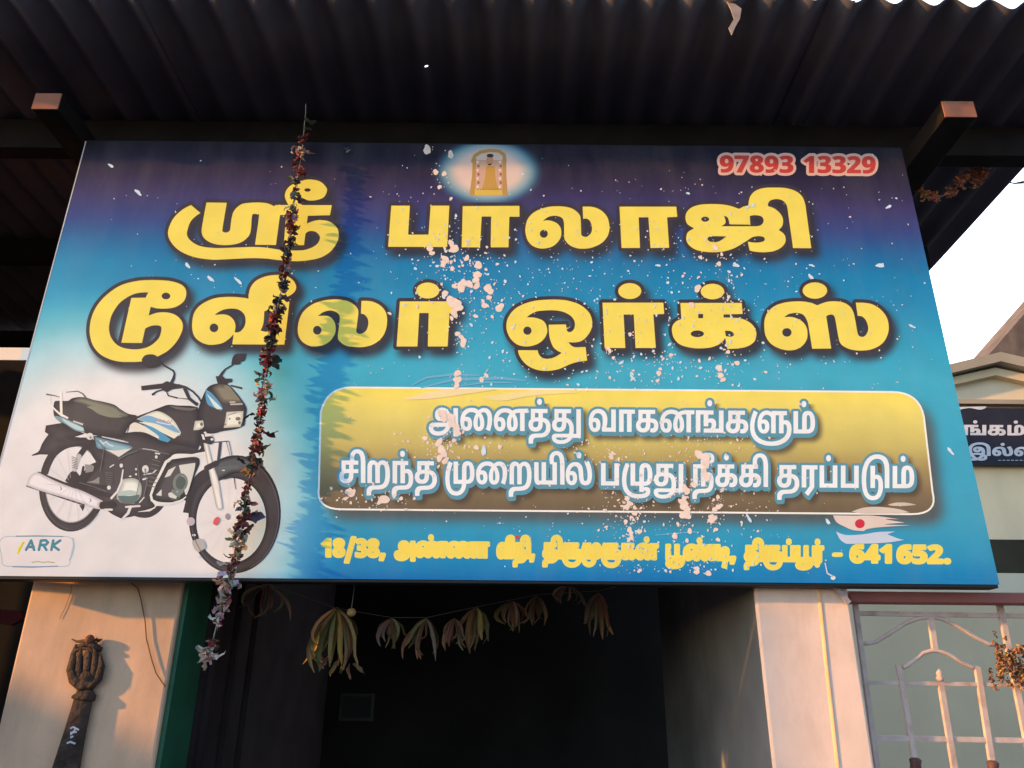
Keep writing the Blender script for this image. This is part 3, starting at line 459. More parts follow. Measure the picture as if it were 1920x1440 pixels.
PL_Y, PR_Y, GATE_Y = .10, .045, .10
xl0, xl1 = W(62, 1088, PL_Y).x, W(344, 1089, PL_Y).x
xr0, xr1 = W(1413.7, 1100, PR_Y).x, W(1589, 1100, PR_Y).x
WT = CAM_Z+1.52
lw = thing('left_wall', 'peach plastered wall pier holding the trident pole', 'wall', ((xl0+xl1)/2, PL_Y, 0))
b = MB(); b.box(xl0, xl1, PL_Y, 1.748, 0, WT); b.build('pier', M_PLAST_L, lw, bevel=.006)
xg = xl1
b = MB(); b.box(xg+.001, xg+.012, PL_Y+.012, .27, 0, WT-.05); b.build('green_jamb', M_GREEN, lw)
b = MB(); b.box(xg+.001, xg+.02, .275, 1.745, 0, WT-.1); b.build('plank_lining', M_PLANK, lw)
for k in range(3):
    y = .30+.16*k; b = MB(); b.box(xg+.021, xg+.036, y, y+.022, 0, WT-.2); b.build('lining_batten', M_PLANK, lw)
rw = thing('right_wall', 'pink plastered wall end with a thin yellow streak', 'wall', ((xr0+xr1)/2, PR_Y, 0))
b = MB(); b.box(xr0, xr1, PR_Y, PR_Y+.014, 0, WT); b.build('pier', M_PLAST_R, rw, bevel=.006)
b = MB(); b.box(xr0+.004, xr1-.02, PR_Y+.015, 1.32, 0, WT); b.build('inner_wall', M_INNER, rw)
q0, q1, q2 = W(1533, 1095, PR_Y), W(1548, 1250, PR_Y), W(1571, 1450, PR_Y)
b = MB(); b.tube([q0+Vector((0, -.001, .3)), q0+Vector((0, -.001, 0)), q1+Vector((.001, -.001, 0)), q2+Vector((0, -.001, 0)), q2+Vector((.03, -.001, -.4))], .0042, 6, flat=.2)
b.build('yellow_streak', M_STRIP, rw)
back = thing('back_wall', 'sooty back wall deep inside the unlit shop', 'wall', (.0, 1.75, 0))
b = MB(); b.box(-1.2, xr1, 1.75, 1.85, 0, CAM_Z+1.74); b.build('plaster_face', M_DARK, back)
# framed picture and shelf boards barely seen in the gloom
fr_ = thing('framed_picture', 'small framed picture hanging on the dark shop wall', 'picture', W(668, 1330, 1.74))
a, c = W(640, 1300, 1.74), W(700, 1352, 1.74)
b = MB(); b.box(a.x, c.x, 1.725, 1.748, c.z, a.z); b.build('frame', mat('picture_frame', (.02, .018, .018), .4, .4), fr_)
b = MB(); b.box(a.x+.012, c.x-.012, 1.722, 1.7245, c.z+.012, a.z-.012); b.build('picture', mat('picture_face', (.022, .02, .019), .6, .2), fr_)

# yard on the left, seen below the back edge of the roof
yard = thing('dark_shed_wall', 'dark shed wall at the far left behind the sign', 'wall', (-2.6, 1.9, 0))
tz = W(25, 675, 1.9).z
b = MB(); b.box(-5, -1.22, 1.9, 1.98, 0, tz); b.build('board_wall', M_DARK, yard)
sw_ = thing('light_block_wall', 'dark unseen wall added at the left end of the veranda to block stray light', 'wall', (-2.95, .7, 0))  # added out of frame to stop stray light from the left
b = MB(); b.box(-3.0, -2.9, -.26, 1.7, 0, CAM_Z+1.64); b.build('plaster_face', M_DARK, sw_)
far = thing('far_house', 'sunlit cream house wall showing under the left end of the roof', 'house', (-8, 3, 0))
b = MB(); b.box(-16, -3.4, 3.0, 5.6, 0, 5.9); b.build('wall', M_FAR, far)
b = MB(); b.box(-16.1, -3.3, 2.9, 5.7, 5.901, 6.1); b.build('parapet', M_HOUSE3, far)

# ------------------------------------------------------------------ the signboard
SB0, SB1, ST0, ST1 = W(-57, 1080, 0), W(1870.5, 1095.5, 0), W(161, 265, 0), W(1693, 278, 0)
SX0, SX1, SZ0, SZ1 = (SB0.x+ST0.x)/2, (SB1.x+ST1.x)/2, (SB0.z+SB1.z)/2, (ST0.z+ST1.z)/2
sign = thing('shop_signboard', 'large blue printed vinyl signboard with yellow lettering over the doorway', 'signboard', ((SX0+SX1)/2, .02, SZ0))
b = MB(); b.box(SX0+.002, SX1-.002, .002, .042, SZ0-.008, SZ1+.006)
b.build('frame', M_FRAME, sign, bevel=.002)
b = MB(); b.box(SX0-.0015, SX0+.0015, -.0006, .03, SZ0, SZ1); b.build('banner_edge', M_EDGE, sign)

# --- title lettering (yellow, outlined in near black)
T = []
f = lambda pts: spline(fr(pts, 300, 330, 5.333))
T.append([f([(310,290,1),(220,340),(130,430),(80,560),(110,660),(200,750),(340,810),(500,835),(620,835),(880,822),(1050,825),(1200,842),(1370,852),(1500,840),(1620,810),(1720,740),(1780,640),(1785,560),(1755,500),(1690,455),(1600,440),(1520,455),(1440,490,1),(1440,600,1),(1460,570),(1500,550),(1560,560),(1600,610),(1580,670),(1520,715),(1430,742),(1300,745),(1200,738),(1050,715),(900,710),(700,718),(540,720),(400,700),(310,650),(270,590),(280,520),(310,450),(360,400),(405,370,1)])])
T.append([f([(1150,290,1),(1718,292,1),(1700,392,1),(1478,398,1),(1440,692,1),(1238,688,1),(1262,390,1),(1150,390,1)])])
T.append([f([(465,265,1),(668,268,1),(625,530),(640,560),(665,565),(700,540),(715,430),(740,350),(810,285),(900,268),(1000,265),(1080,275),(1140,302,1),(1200,285,1),(1200,390,1),(1160,690,1),(950,688,1),(990,410),(975,385),(945,380),(920,400),(905,560),(860,630),(780,675),(650,692),(530,675),(450,630),(418,570),(425,480)])])
T.append([f([(1290,300,1),(1255,230),(1250,180),(1275,125),(1330,80),(1400,50),(1500,35),(1600,55),(1660,110),(1670,150),(1640,210),(1570,240),(1490,245),(1430,222),(1400,215),(1385,245),(1400,275),(1440,300,1)]), fr(ell(1475,140,32,18), 300, 330, 5.333)])
f = lambda pts: spline(fr(pts, 720, 360, 8))
T.append([f([(110,205,1),(388,205,1),(362,640,1),(668,640,1),(700,205,1),(980,205,1),(948,825,1),(62,822,1)])])
T.append([f([(1182,212,1),(2032,208,1),(2032,372,1),(1880,370,1),(1868,830,1),(1600,830,1),(1608,368,1),(1465,368,1),(1440,830,1),(1165,830,1)])])
f = lambda pts: spline(fr(pts, 960, 370, 6))
T.append([f([(345,268,1),(400,225),(460,208),(520,212),(565,235),(585,290),(588,450),(610,500),(660,545),(730,572),(810,578),(900,565),(1000,520),(1060,460),(1092,390),(1095,310),(1075,230),(1020,160),(950,120),(880,105),(795,105,1),(800,243,1),(840,240),(880,270),(900,340),(890,400),(850,440),(820,445),(785,430),(778,400),(772,240),(755,190),(715,150),(660,120),(590,105),(500,100),(400,110),(300,140),(220,190),(170,260),(150,350),(155,420),(180,490),(230,545),(300,572),(370,575),(450,555),(510,510),(548,450),(555,390),(545,340),(510,295),(460,270),(400,258)]), fr(ell(358,410,45,45), 960, 370, 6)])
T.append([f([(1210,105,1),(1848,105,1),(1860,220,1),(1745,225,1),(1768,568,1),(1558,570,1),(1535,225,1),(1425,225,1),(1440,570,1),(1232,570,1)])])
f = lambda pts: spline(fr(pts, 1270, 340, 6.857))
T.append([f([(215,605,1),(130,550),(105,480),(115,410),(170,345),(270,305),(400,292),(550,295),(680,315),(795,355,1),(850,325),(915,310,1),(918,260),(940,190),(1000,125),(1100,88),(1250,80),(1400,88),(1520,125),(1600,190),(1640,280),(1660,400),(1722,860,1),(1488,858,1),(1440,520),(1415,340),(1390,280),(1340,240),(1270,228),(1200,245),(1168,280),(1165,320,1),(1240,345),(1310,400),(1350,460),(1360,520),(1345,580),(1302,628,1),(1360,665),(1390,720),(1385,790),(1330,855),(1230,900),(1100,912),(1000,905),(930,890,1),(905,775,1),(960,785),(1040,787),(1110,770),(1125,740),(1100,712),(1030,705),(960,720),(905,758,1),(820,810),(720,865),(600,900),(480,912),(350,905),(240,880),(160,830),(120,770),(115,710),(140,650)]),
 fr(ell(358,487,52,33), 1270, 340, 6.857), f([(930,445,1),(1000,435),(1080,450),(1110,500),(1090,550),(1040,575),(940,578,1)]), f([(600,440,1),(650,470),(672,552,1),(930,556,1),(935,577,1),(565,578,1),(620,530)]), f([(635,708,1),(540,770),(470,783),(410,770),(388,740),(410,712),(470,705)])])
f = lambda pts: spline(fr(pts, 150, 510, 8))
T.append([f([(1060,522,1),(1150,545),(1280,550),(1400,535),(1500,490),(1570,420),(1595,330),(1580,250),(1520,190),(1400,145),(1250,125),(1050,120),(850,135),(650,185),(500,265),(350,390),(240,530),(170,690),(145,850),(155,980),(200,1110),(300,1230),(450,1310),(600,1345),(750,1350),(900,1345),(1050,1320),(1200,1250),(1320,1180),(1430,1070),(1500,960),(1540,850),(1535,760),(1480,680),(1390,625),(1260,603),(1140,615),(1030,655,1)]),
 f([(1025,305,1),(900,310),(800,335),(700,385),(600,460),(530,550),(470,660),(438,800),(440,900),(470,990),(540,1080),(640,1135),(780,1160),(900,1155),(1020,1125),(1120,1060),(1190,980),(1220,880),(1215,820),(1160,800),(1080,805),(1010,830),(978,850,1),(930,1065,1),(620,1062,1),(770,388,1),(985,385,1)]), fr(ell(1290,360,65,50), 150, 510, 8)])
f = lambda pts: spline(fr(pts, 340, 500, 8))
T.append([f([(785,1010,1),(720,1080),(620,1145),(500,1170),(400,1170),(290,1130),(200,1050),(165,940),(165,820),(190,700),(260,600),(370,525),(500,475),(650,455),(800,455),(920,465),(1010,480,1),(1010,420),(1040,310),(1110,220),(1220,160),(1350,130),(1500,125),(1600,150),(1680,210),(1722,290),(1710,360),(1650,420),(1570,460),(1540,490,1),(1625,505,1),(1545,1170,1),(765,1165,1)]),
 f([(495,728,1),(560,680),(650,640),(760,628),(860,645),(940,710),(965,800),(950,890),(900,960),(850,985),(800,985,1),(812,900),(800,830),(760,770),(690,725),(600,715)]), fr(ell(490,918,65,65), 340, 500, 8), f([(1245,670,1),(1300,655),(1370,690),(1400,790),(1370,910),(1290,975),(1190,960,1),(1230,850)])])
f = lambda pts: spline(fr(pts, 540, 520, 5.647))
T.append([f([(315,410,1),(370,370),(430,352),(480,355),(525,378),(548,420),(540,520),(528,640),(560,690),(620,725),(720,738),(820,735),(920,700),(1000,630),(1040,540),(1050,440),(1030,360),(980,300),(910,262),(850,250),(778,248,1),(772,385,1),(810,395),(845,440),(850,500),(830,560),(790,592),(750,598),(725,580),(725,540),(745,380),(735,330),(700,290),(640,255),(560,237),(460,235),(360,250),(260,285),(180,345),(130,420),(105,520),(110,610),(150,680),(220,722),(290,732),(380,715),(450,670),(495,600),(505,540),(495,480),(460,430),(410,408)]), fr(ell(310,560,45,47), 540, 520, 5.647)])
T.append([f([(1185,255,1),(1795,255,1),(1790,375,1),(1710,378,1),(1690,732,1),(1480,732,1),(1490,378,1),(1390,378,1),(1370,732,1),(1150,732,1)])])
T.append([fr(ell(1480,140,122,85), 540, 520, 5.647)])
f = lambda pts: spline(fr(pts, 940, 550, 9))
T.append([f([(425,405,1),(500,350),(600,305),(720,290),(860,285),(1000,300),(1120,345),(1200,410),(1240,490),(1235,580),(1200,635),(1150,655),(1110,635),(1100,580),(1090,525,1),(800,530,1),(805,680),(830,800),(880,910),(950,970),(1020,1005,1),(950,1050),(880,1085),(800,1105),(720,1100),(660,1065),(625,1010),(615,960,1),(280,960,1),(300,1040),(360,1140),(460,1230),(600,1290),(750,1310),(900,1295),(1020,1260),(1150,1200),(1280,1160),(1448,1135,1),(1422,905,1),(1250,910),(1180,880),(1130,825,1),(1250,828),(1360,800),(1450,720),(1515,610),(1535,490),(1500,360),(1420,260),(1300,180),(1150,130),(1000,108),(850,105),(650,115),(480,145),(320,205),(200,290),(110,420),(85,540),(100,650),(160,770),(260,860),(380,895),(500,890),(620,850),(710,780),(765,690),(775,610),(750,520),(700,460),(620,425),(540,408)]), fr(ell(440,630,70,70), 940, 550, 9)])
f = lambda pts: spline(fr(pts, 1110, 520, 6))
T.append([f([(118,285,1),(802,285,1),(812,412,1),(690,418,1),(718,795,1),(490,795,1),(470,418,1),(355,418,1),(375,795,1),(142,795,1)])])
T.append([fr(ell(425,155,130,90), 1110, 520, 6)])
T.append([f([(995,288,1),(1685,288,1),(1695,412,1),(1480,418,1),(1478,452,1),(1600,455),(1700,470),(1790,520),(1840,590),(1848,660),(1820,730),(1740,780),(1640,800),(1520,805,1),(1500,680,1),(1450,740),(1350,785),(1220,800),(1100,790),(990,755),(925,690),(900,610),(905,550),(940,500),(1005,468,1)]),
 f([(1195,412,1),(1250,412,1),(1250,460,1),(1195,460,1)]), fr(ell(1185,635,75,38), 1110, 520, 6), f([(1495,600,1),(1560,605),(1600,640),(1570,668),(1505,662,1)])])
T.append([fr(ell(1355,160,132,88), 1110, 520, 6)])
f = lambda pts: spline(fr(pts, 1420, 520, 6.857))
T.append([f([(340,515,1),(400,475),(470,458),(540,460),(600,490),(640,560),(660,640),(705,918,1),(950,915,1),(885,500,1),(920,482),(960,480),(990,500),(1010,580),(1045,780),(1070,850),(1130,900),(1220,932),(1330,942),(1450,930),(1560,885),(1640,810),(1685,700),(1685,590),(1650,490),(1570,400),(1470,345),(1380,328),(1265,325,1),(1290,495,1),(1350,505),(1400,560),(1425,640),(1415,710),(1370,762),(1320,760),(1290,720),(1260,560),(1235,450),(1190,375),(1110,325),(1000,308),(900,315),(830,335),(770,360,1),(700,330),(600,312),(480,310),(350,325),(230,365),(140,440),(95,540),(90,660),(110,760),(170,850),(270,910),(380,938),(490,930),(580,880),(635,800),(645,720),(630,640),(580,570),(500,525),(420,508)]), fr(ell(380,708,60,55), 1420, 520, 6.857)])
T.append([fr(ell(740,170,158,105), 1420, 520, 6.857)])
FT = Field(130, 320, 1700, 720, 1.0)
for l in T: FT.poly(l, 13)
INK_Y, INK_K = alb(244, 220, 92), alb(64, 54, 58)
s = Sheet(); s.loops(FT.contours(0), INK_Y, 4); title = s.build('title_lettering', M_VINYL, sign)
s = Sheet(); s.loops(FT.contours(6.6), INK_K, 3); s.build('lettering_outline', M_VINYL, title)

# --- white lettering on the panel
FP = Field(600, 745, 1740, 950, .5)
for k, x0, x1, b0, b1 in ((['a', 'ai', 'nnn', 't', 'vir', 'tu'], 804, 1089, 806.5, 809), (['v', 'aa', 'k', 'nnn', 'ng', 'vir', 'k', 'llu', 'm', 'vir'], 1104, 1528, 809, 813),
                          (['c', 'i', 'rr', 'n', 'vir', 't'], 636, 819, 905, 906.5), (['mu', 'ai', 'rr', 'y', 'i', 'l', 'vir'], 835, 1110, 907, 909), (['p', 'lllu', 'tu'], 1127, 1281, 910, 911.5),
                          (['nii', 'k', 'vir', 'k', 'i'], 1298, 1440, 912, 913), (['t', 'r', 'p', 'vir', 'p', 'ttu', 'm', 'vir'], 1457, 1714, 913.5, 915.5)):
    word(FP, k, x0, x1, b0, b1, 41.5, 9, .15)
s = Sheet(); s.loops(FP.contours(0), alb(240, 238, 244), 4); pl = s.build('panel_lettering', M_VINYL, sign)
s = Sheet()
FS = Field(600, 745, 1740, 955, .5); FS.F[:FP.F.shape[0], :] = FP.F
D8 = FP.F.copy(); sh = np.full_like(FS.F, 60.0); k8 = 8
sh[k8:k8+FP.F.shape[0], 3:] = FP.F[:sh.shape[0]-k8, :-3][:sh[k8:k8+FP.F.shape[0]].shape[0]]
FS.F = np.minimum(FS.F-4.6, sh-4.0)
s.loops(FS.contours(0), alb(92, 150, 168), 3); s.build('lettering_outline', M_VINYL, pl)

# --- address line
FA = Field(590, 990, 1800, 1080, .5)
for k, x0, x1, b0, b1 in ((['1', '8', '/', '3', '8', ','], 604, 721, 1043, 1044), (['a', 'nn', 'vir', 'nn', 'aa'], 741, 916, 1043, 1045), (['vii', 't', 'i', ','], 933, 1001, 1046, 1046),
                          (['t', 'i', 'ru', 'mu', 'ru', 'k', 'nnn', 'vir'], 1019, 1233, 1046, 1048), (['puu', 'nn', 'vir', 'tti', ','], 1250, 1378, 1049, 1050), (['t', 'i', 'ru', 'p', 'vir', 'puu', 'r', 'vir'], 1397, 1543, 1051, 1052),
                          (['6', '4', '1'], 1595, 1670, 1054, 1054.5), (['6', '5', '2', '.'], 1683, 1781, 1055, 1055.5)):
    word(FA, k, x0, x1, b0, b1, 27 if x0 not in (604, 1595, 1683) else 25, 10, 0)
FA.stroke([(1564, 1040), (1576.5, 1040)], 3)
s = Sheet(); s.loops(FA.contours(1.6), alb(246, 216, 86), 4); ad = s.build('address_lettering', M_VINYL, sign)
s = Sheet(); s.loops(FA.contours(2.8), alb(226, 226, 120), 3); s.build('lettering_outline', M_VINYL, ad)

# --- telephone number
FN = Field(1330, 270, 1670, 345, .5)
word(FN, ['9', '7', '8', '9', '3'], 1350, 1487, 322.5, 323.5, 24, 10, .9); word(FN, ['1', '3', '3', '2', '9'], 1507, 1641, 323.5, 324.5, 24, 10, .9)
s = Sheet(); s.loops(FN.contours(0), alb(196, 62, 52), 4); ph = s.build('phone_number', M_VINYL, sign)
s = Sheet(); s.loops(FN.contours(5.0), alb(222, 178, 160), 3); s.build('number_outline', M_VINYL, ph)

# --- panel border
def rrect(x0, x1, yt0, yt1, yb0, yb1, xs0, xs1, r):
    """slanted rounded panel: top edge x0..x1, bottom edge xs0..xs1"""
    P = [(x0+r, yt0), (x1-r, yt1)]
    out = []
    cs = [(x1, yt1, (x1-r*1.1, yt1), (x1+r*.2, yt1+r)), (xs1, yb1, (xs1-r*.25, yb1-r*.9), (xs1-r*1.1, yb1)), (xs0, yb0, (xs0+r*1.1, yb0), (xs0+r*.15, yb0-r*.9)), (x0, yt0, (x0-r*.25, yt0+r), (x0+r, yt0))]
    for cx, cy, a, c in cs:
        for k in range(9):
            t = k/8; out.append(((1-t)**2*a[0]+2*t*(1-t)*cx+t*t*c[0], (1-t)**2*a[1]+2*t*(1-t)*cy+t*t*c[1]))
    return out
PANEL = rrect(613, 1723, 726.5, 735, 955, 964, 591, 1760, 46)
FB = Field(560, 700, 1800, 1000, 1.0); FB.poly([PANEL], 40)
bd = Field(560, 700, 1800, 1000, 1.0); bd.F = np.abs(FB.F)-1.7
s = Sheet(); s.loops(bd.contours(0), alb(246, 240, 228), 2); s.build('panel_border', M_VINYL, sign)

# --- banner: print colours worked out per point of a fine grid (sky gradient with some roof shade in its top, cloud of white, glow, printed drop shadows, gold panel)
def blur(A, r):
    for ax in (0, 1):
        for _ in range(3):
            c = np.cumsum(np.pad(A, [(r+1, r) if k == ax else (0, 0) for k in (0, 1)], mode='edge'), axis=ax)
            n = A.shape[ax]
            A = (np.take(c, range(2*r+1, 2*r+1+n), ax)-np.take(c, range(0, n), ax))/(2*r+1)
    return A
def samp(A, x0, y0, st, X, Y):
    fx = np.clip((X-x0)/st, 0, A.shape[1]-1.001); fy = np.clip((Y-y0)/st, 0, A.shape[0]-1.001); j = fx.astype(int); i = fy.astype(int); u = fx-j; v = fy-i
    return A[i, j]*(1-u)*(1-v)+A[i, j+1]*u*(1-v)+A[i+1, j]*(1-u)*v+A[i+1, j+1]*u*v
NX, NZ = 960, 500
gx = np.linspace(SX0, SX1, NX); gz = np.linspace(SZ0, SZ1, NZ); GX, GZ = np.meshgrid(gx, gz)
d = np.stack([GX-CPOS.x, np.full_like(GX, -CPOS.y), GZ-CPOS.z], -1)
dep = d@np.array(CF); PX = 960+FOC*(d@np.array(CR))/dep; PY = 720-FOC*(d@np.array(CU))/dep
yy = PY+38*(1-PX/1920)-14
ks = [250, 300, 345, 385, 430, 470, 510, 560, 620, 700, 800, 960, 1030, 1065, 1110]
cs = np.array([(20, 16, 28), (33, 25, 40), (52, 41, 68), (64, 56, 102), (54, 70, 132), (34, 100, 160), (29, 124, 178), (38, 134, 186), (52, 154, 196), (68, 168, 202), (62, 160, 196), (58, 152, 190), (42, 142, 190), (26, 128, 188), (18, 112, 180)], float)  # topmost stops darkened beyond the print to deepen the roof shade
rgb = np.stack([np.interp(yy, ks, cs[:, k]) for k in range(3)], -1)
lx = np.clip((300-PX)/300, 0, 1)[..., None]*np.clip((PY-400)/150, 0, 1)[..., None]
rgb = rgb*(1-.35*lx)+np.array([96, 190, 214])*.35*lx
def sstep(a, b, x): t = np.clip((x-a)/(b-a), 0, 1); return t*t*(3-2*t)
def mixto(rgb, col, a): return rgb*(1-a[..., None])+np.array(col, float)*a[..., None]
nz = sum(RNG.uniform(.5, 1)*np.sin(PX*RNG.uniform(-.02, .02)+PY*RNG.uniform(-.03, .03)+RNG.uniform(0, 6)) for _ in range(14))/14
dd = np.sqrt(((PX-215)/365)**2+((PY-965)/365)**2)+.10*nz
rgb = mixto(rgb, (150, 205, 216), 1-sstep(.88, 1.2, dd)); rgb = mixto(rgb, (236, 229, 224), 1-sstep(.62, 1.04, dd))
gl = np.sqrt(((PX-915)/104)**2+((PY-322)/66)**2)
rgb = mixto(rgb, (74, 150, 178), .9*(1-sstep(.72, 1.05, gl))); rgb = mixto(rgb, (226, 196, 182), 1-sstep(.5, .95, gl))
rgb = rgb*(1+.035*nz[..., None])
mk = blur((FT.F < 6.6).astype(float), 6); sh = samp(mk, FT.x0, FT.y0, 1.0, PX-9, PY-11)
rgb = mixto(rgb, (52, 46, 50), .88*np.clip(sh*1.15, 0, 1))
mk = np.pad((FB.F < 0).astype(float), 60); mk = blur(mk, 9); sh = samp(mk, FB.x0-60, FB.y0-60, 1.0, PX-18, PY-20)
rgb = mixto(rgb, (88, 86, 82), .9*np.clip(sh*1.1, 0, 1))
inp = samp(FB.F, FB.x0, FB.y0, 1.0, np.clip(PX, 561, 1799), np.clip(PY, 701, 999))
inp = np.where((PX < 561) | (PX > 1798) | (PY < 701) | (PY > 998), 60, inp)
py2 = PY-(PX-600)*.0075
gk = [725, 745, 780, 830, 870, 910, 960]; gc = np.array([(246, 222, 88), (244, 221, 104), (228, 209, 110), (203, 184, 102), (170, 146, 90), (134, 113, 78), (108, 92, 70)], float)
prgb = np.stack([np.interp(py2, gk, gc[:, k]) for k in range(3)], -1)*(1+.03*nz[..., None])
mk = blur((FS.F < 0).astype(float), 7); sh = samp(mk, FS.x0, FS.y0, .5, np.clip(PX-7, 601, 1738), np.clip(PY-7, 746, 953))
sh = np.where((PX < 612) | (PX > 1740) | (PY < 757) | (PY > 958), 0, sh)
prgb = mixto(prgb, (70, 60, 50), .75*np.clip(sh, 0, 1))
rgb = np.where((inp < 0)[..., None], prgb, rgb)
# wiped, scraped streaks of print wear
str_ = .5+.5*np.sin(PY*.9+3*np.sin(PX*.013)+2*np.sin(PX*.031+PY*.2)); wear = np.clip((PY-1050)/40, 0, 1)*np.clip((PX-560)/200, 0, 1)*str_*.12
rgb = mixto(rgb, (10, 92, 160), wear)
bl = np.clip((rgb[..., 2]-rgb[..., 0]-50)/60, 0, 1)[..., None]; rgb = rgb*(1+bl*np.array([0, .025, -.025]))
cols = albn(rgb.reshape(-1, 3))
V = np.stack([GX, np.zeros_like(GX), GZ], -1).reshape(-1, 3)
ii = (np.arange(NZ-1)[:, None]*NX+np.arange(NX-1)[None]).ravel()
Fq = np.stack([ii, ii+1, ii+NX+1, ii+NX], -1)
me = bpy.data.meshes.new('banner'); me.vertices.add(len(V)); off = np.array(base_of(sign))
me.vertices.foreach_set('co', (V-off).ravel()); me.loops.add(len(Fq)*4); me.loops.foreach_set('vertex_index', Fq.ravel().astype(np.int32))
me.polygons.add(len(Fq)); me.polygons.foreach_set('loop_start', np.arange(0, len(Fq)*4, 4, dtype=np.int32))
me.update(calc_edges=True); me.validate()
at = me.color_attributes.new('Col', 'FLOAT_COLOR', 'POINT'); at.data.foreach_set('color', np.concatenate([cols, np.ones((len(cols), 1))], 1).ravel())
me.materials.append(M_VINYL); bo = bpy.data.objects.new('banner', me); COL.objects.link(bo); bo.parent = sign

# --- printed motorcycle picture
moto = Sheet(); LY = [1.0]
FMX = [0, 640, 560, 1085]
def ink(shapes, col, glow=None):
    """shapes: ('p', loops) filled outlines or ('s', pts, widths) strokes, printed one over the other"""
    A = np.array([q[:2] for sh in shapes for q in ([p for l in sh[1] for p in l] if sh[0] == 'p' else sh[1])], float)
    fld = Field(A[:, 0].min()-16, A[:, 1].min()-16, A[:, 0].max()+16, A[:, 1].max()+16, .6)
    for sh in shapes:
        if sh[0] == 'p': fld.poly(sh[1], 8)
        else: fld.stroke(sh[1], sh[2], 6)
    LY[0] += .35
    moto.loops(fld.contours(0), alb(*col), LY[0])
    if glow:
        c1, dm, n = glow
        for k in range(1, n+1):
            LY[0] += .12; moto.loops(fld.contours(-dm*k/n), alb(*[p+(q-p)*k/n for p, q in zip(col, c1)]), LY[0])
M1 = lambda pts: fr(pts, 40, 640, 7.385)
M2 = lambda pts: fr(pts, 240, 650, 7.385)
M3 = lambda pts: fr(pts, 40, 800, 7.385)
M4 = lambda pts: fr(pts, 240, 820, 5.54)
def P(fn, *polys): return ('p', [spline(fn(p)) for p in polys])
def S(fn, pts, wd, sc=7.385): return ('s', fn(pts), [q/sc for q in wd] if hasattr(wd, '__len__') else wd/sc)
K = (60, 52, 54)
# wheels, mudguards, tail, frame and engine mass
ink([('p', [ell(136.8, 908, 63.5, 89, 48, .10), ell(137.5, 908.5, 51, 71.5, 48, .10)]), ('p', [ell(440, 964.5, 86.6, 111, 56, .06), ell(433.5, 976, 65.4, 79.5, 56, .04)])], (52, 46, 48), ((74, 67, 69), 7, 6))
ink([('s', [(88+6*math.cos(a), 908) for a in (0, 1)], .1), ('p', [ell(137, 908, 52, 72.5, 48, .1), ell(137, 908, 50.2, 70.6, 48, .1)])], (176, 168, 166))
ink([P(M3, [(330,60,1),(690,160,1),(880,150),(1000,180),(950,250),(800,270),(640,300),(500,390),(420,520),(370,660,1),(300,640,1),(340,500),(410,390,1),(260,385,1),(150,405,1),(150,388),(240,340),(290,230),(380,100,1)]),
     P(M1, [(340,1165,1),(560,1130,1),(700,1200),(880,1280,1),(690,1340,1),(1000,1400),(1030,1440,1),(280,1440,1),(380,1290,1),(325,1255,1)]),
     P(lambda p: p, [(175,818,1),(225,812),(262,812),(320,828),(345,806),(378,800),(386,842),(372,852,1),(330,851),(318,860,1),(302,905),(284,935),(290,950),(262,960),(250,968),(226,972,1),(207,962),(192,948,1),(150,920,1),(130,910),(122,902,1),(134,884),(148,892),(168,872),(186,862),(180,840)]),
     P(M3, [(1000,180,1),(1200,330),(1340,430,1),(1640,300,1),(1900,330,1),(1920,760,1),(1860,900),(1790,1000,1),(1680,1120),(1540,1170),(1460,1150),(1370,1250,1),(1300,1180),(1200,1130,1),(1180,960,1),(1100,900,1),(1130,760),(1110,620),(1060,520),(980,400),(930,300,1)])], (56, 48, 50), ((80, 72, 72), 16, 7))
ink([P(M4, [(20,800,1),(30,750,1),(120,770),(230,760),(300,712,1),(375,715,1),(310,785),(220,832),(120,832)]), P(M4, [(570,780,1),(600,660,1),(560,640,1),(700,400),(830,310,1),(860,420,1),(720,560),(640,790,1)])], K)
# swing arm, shock absorber
ink([S(M3, [(870,760),(1000,610),(1100,470)], 60), S(M3, [(840,800),(1000,830),(1200,840)], [60,50,60]), S(M3, [(830,860),(1000,900),(1230,960)], 70), S(M3, [(860,560),(830,740)], [34,44]),
     P(M3, [(740,590,1),(830,720),(880,870,1),(740,860),(610,740,1),(680,640)]), S(M3, [(950,170),(880,300),(800,410)], [70,80,74])], K)
ink([S(M3, [(800,410),(740,590)], 66)], (196, 190, 186))
ink([S(M3, [(705+i*-1+75*t, 560-i*24+22*t) for t in (0, 1)], 9) for i in range(0, 7)], (96, 86, 86))
ink([P(M3, [(900,770,1),(1000,745),(1080,690,1),(1080,790,1)]), P(M3, [(880,520,1),(1000,540),(990,620,1),(890,640,1)])], (150, 146, 140))
# exhaust
ink([S(M3, [(240,634),(500,745),(700,830),(860,885)], [24,34,40,24]), S(M3, [(75,822),(400,930),(640,1010),(870,1085)], 20), P(M3, [(800,1080,1),(880,1100,1),(850,1170,1)])], K)
ink([P(M3, [(70,815,1),(110,700),(180,640),(250,640,1),(480,755),(700,842),(860,895),(1135,1030,1),(1085,1060),(1090,1130),(1175,1160,1),(960,1120),(870,1075),(640,998),(300,900)])], (205, 195, 194), ((248, 240, 238), 6, 6))
ink([('p', [M3(ell(540,855,22,26)), M3(ell(532,855,16,20))]), ('p', [M3(ell(948,1020,24,26)), M3(ell(940,1020,17,20))])], (150, 140, 140))
ink([P(M3, [(1090,1055,1),(1290,1020,1),(1330,1100),(1250,1135,1),(1100,1142,1)])], (52, 46, 46))
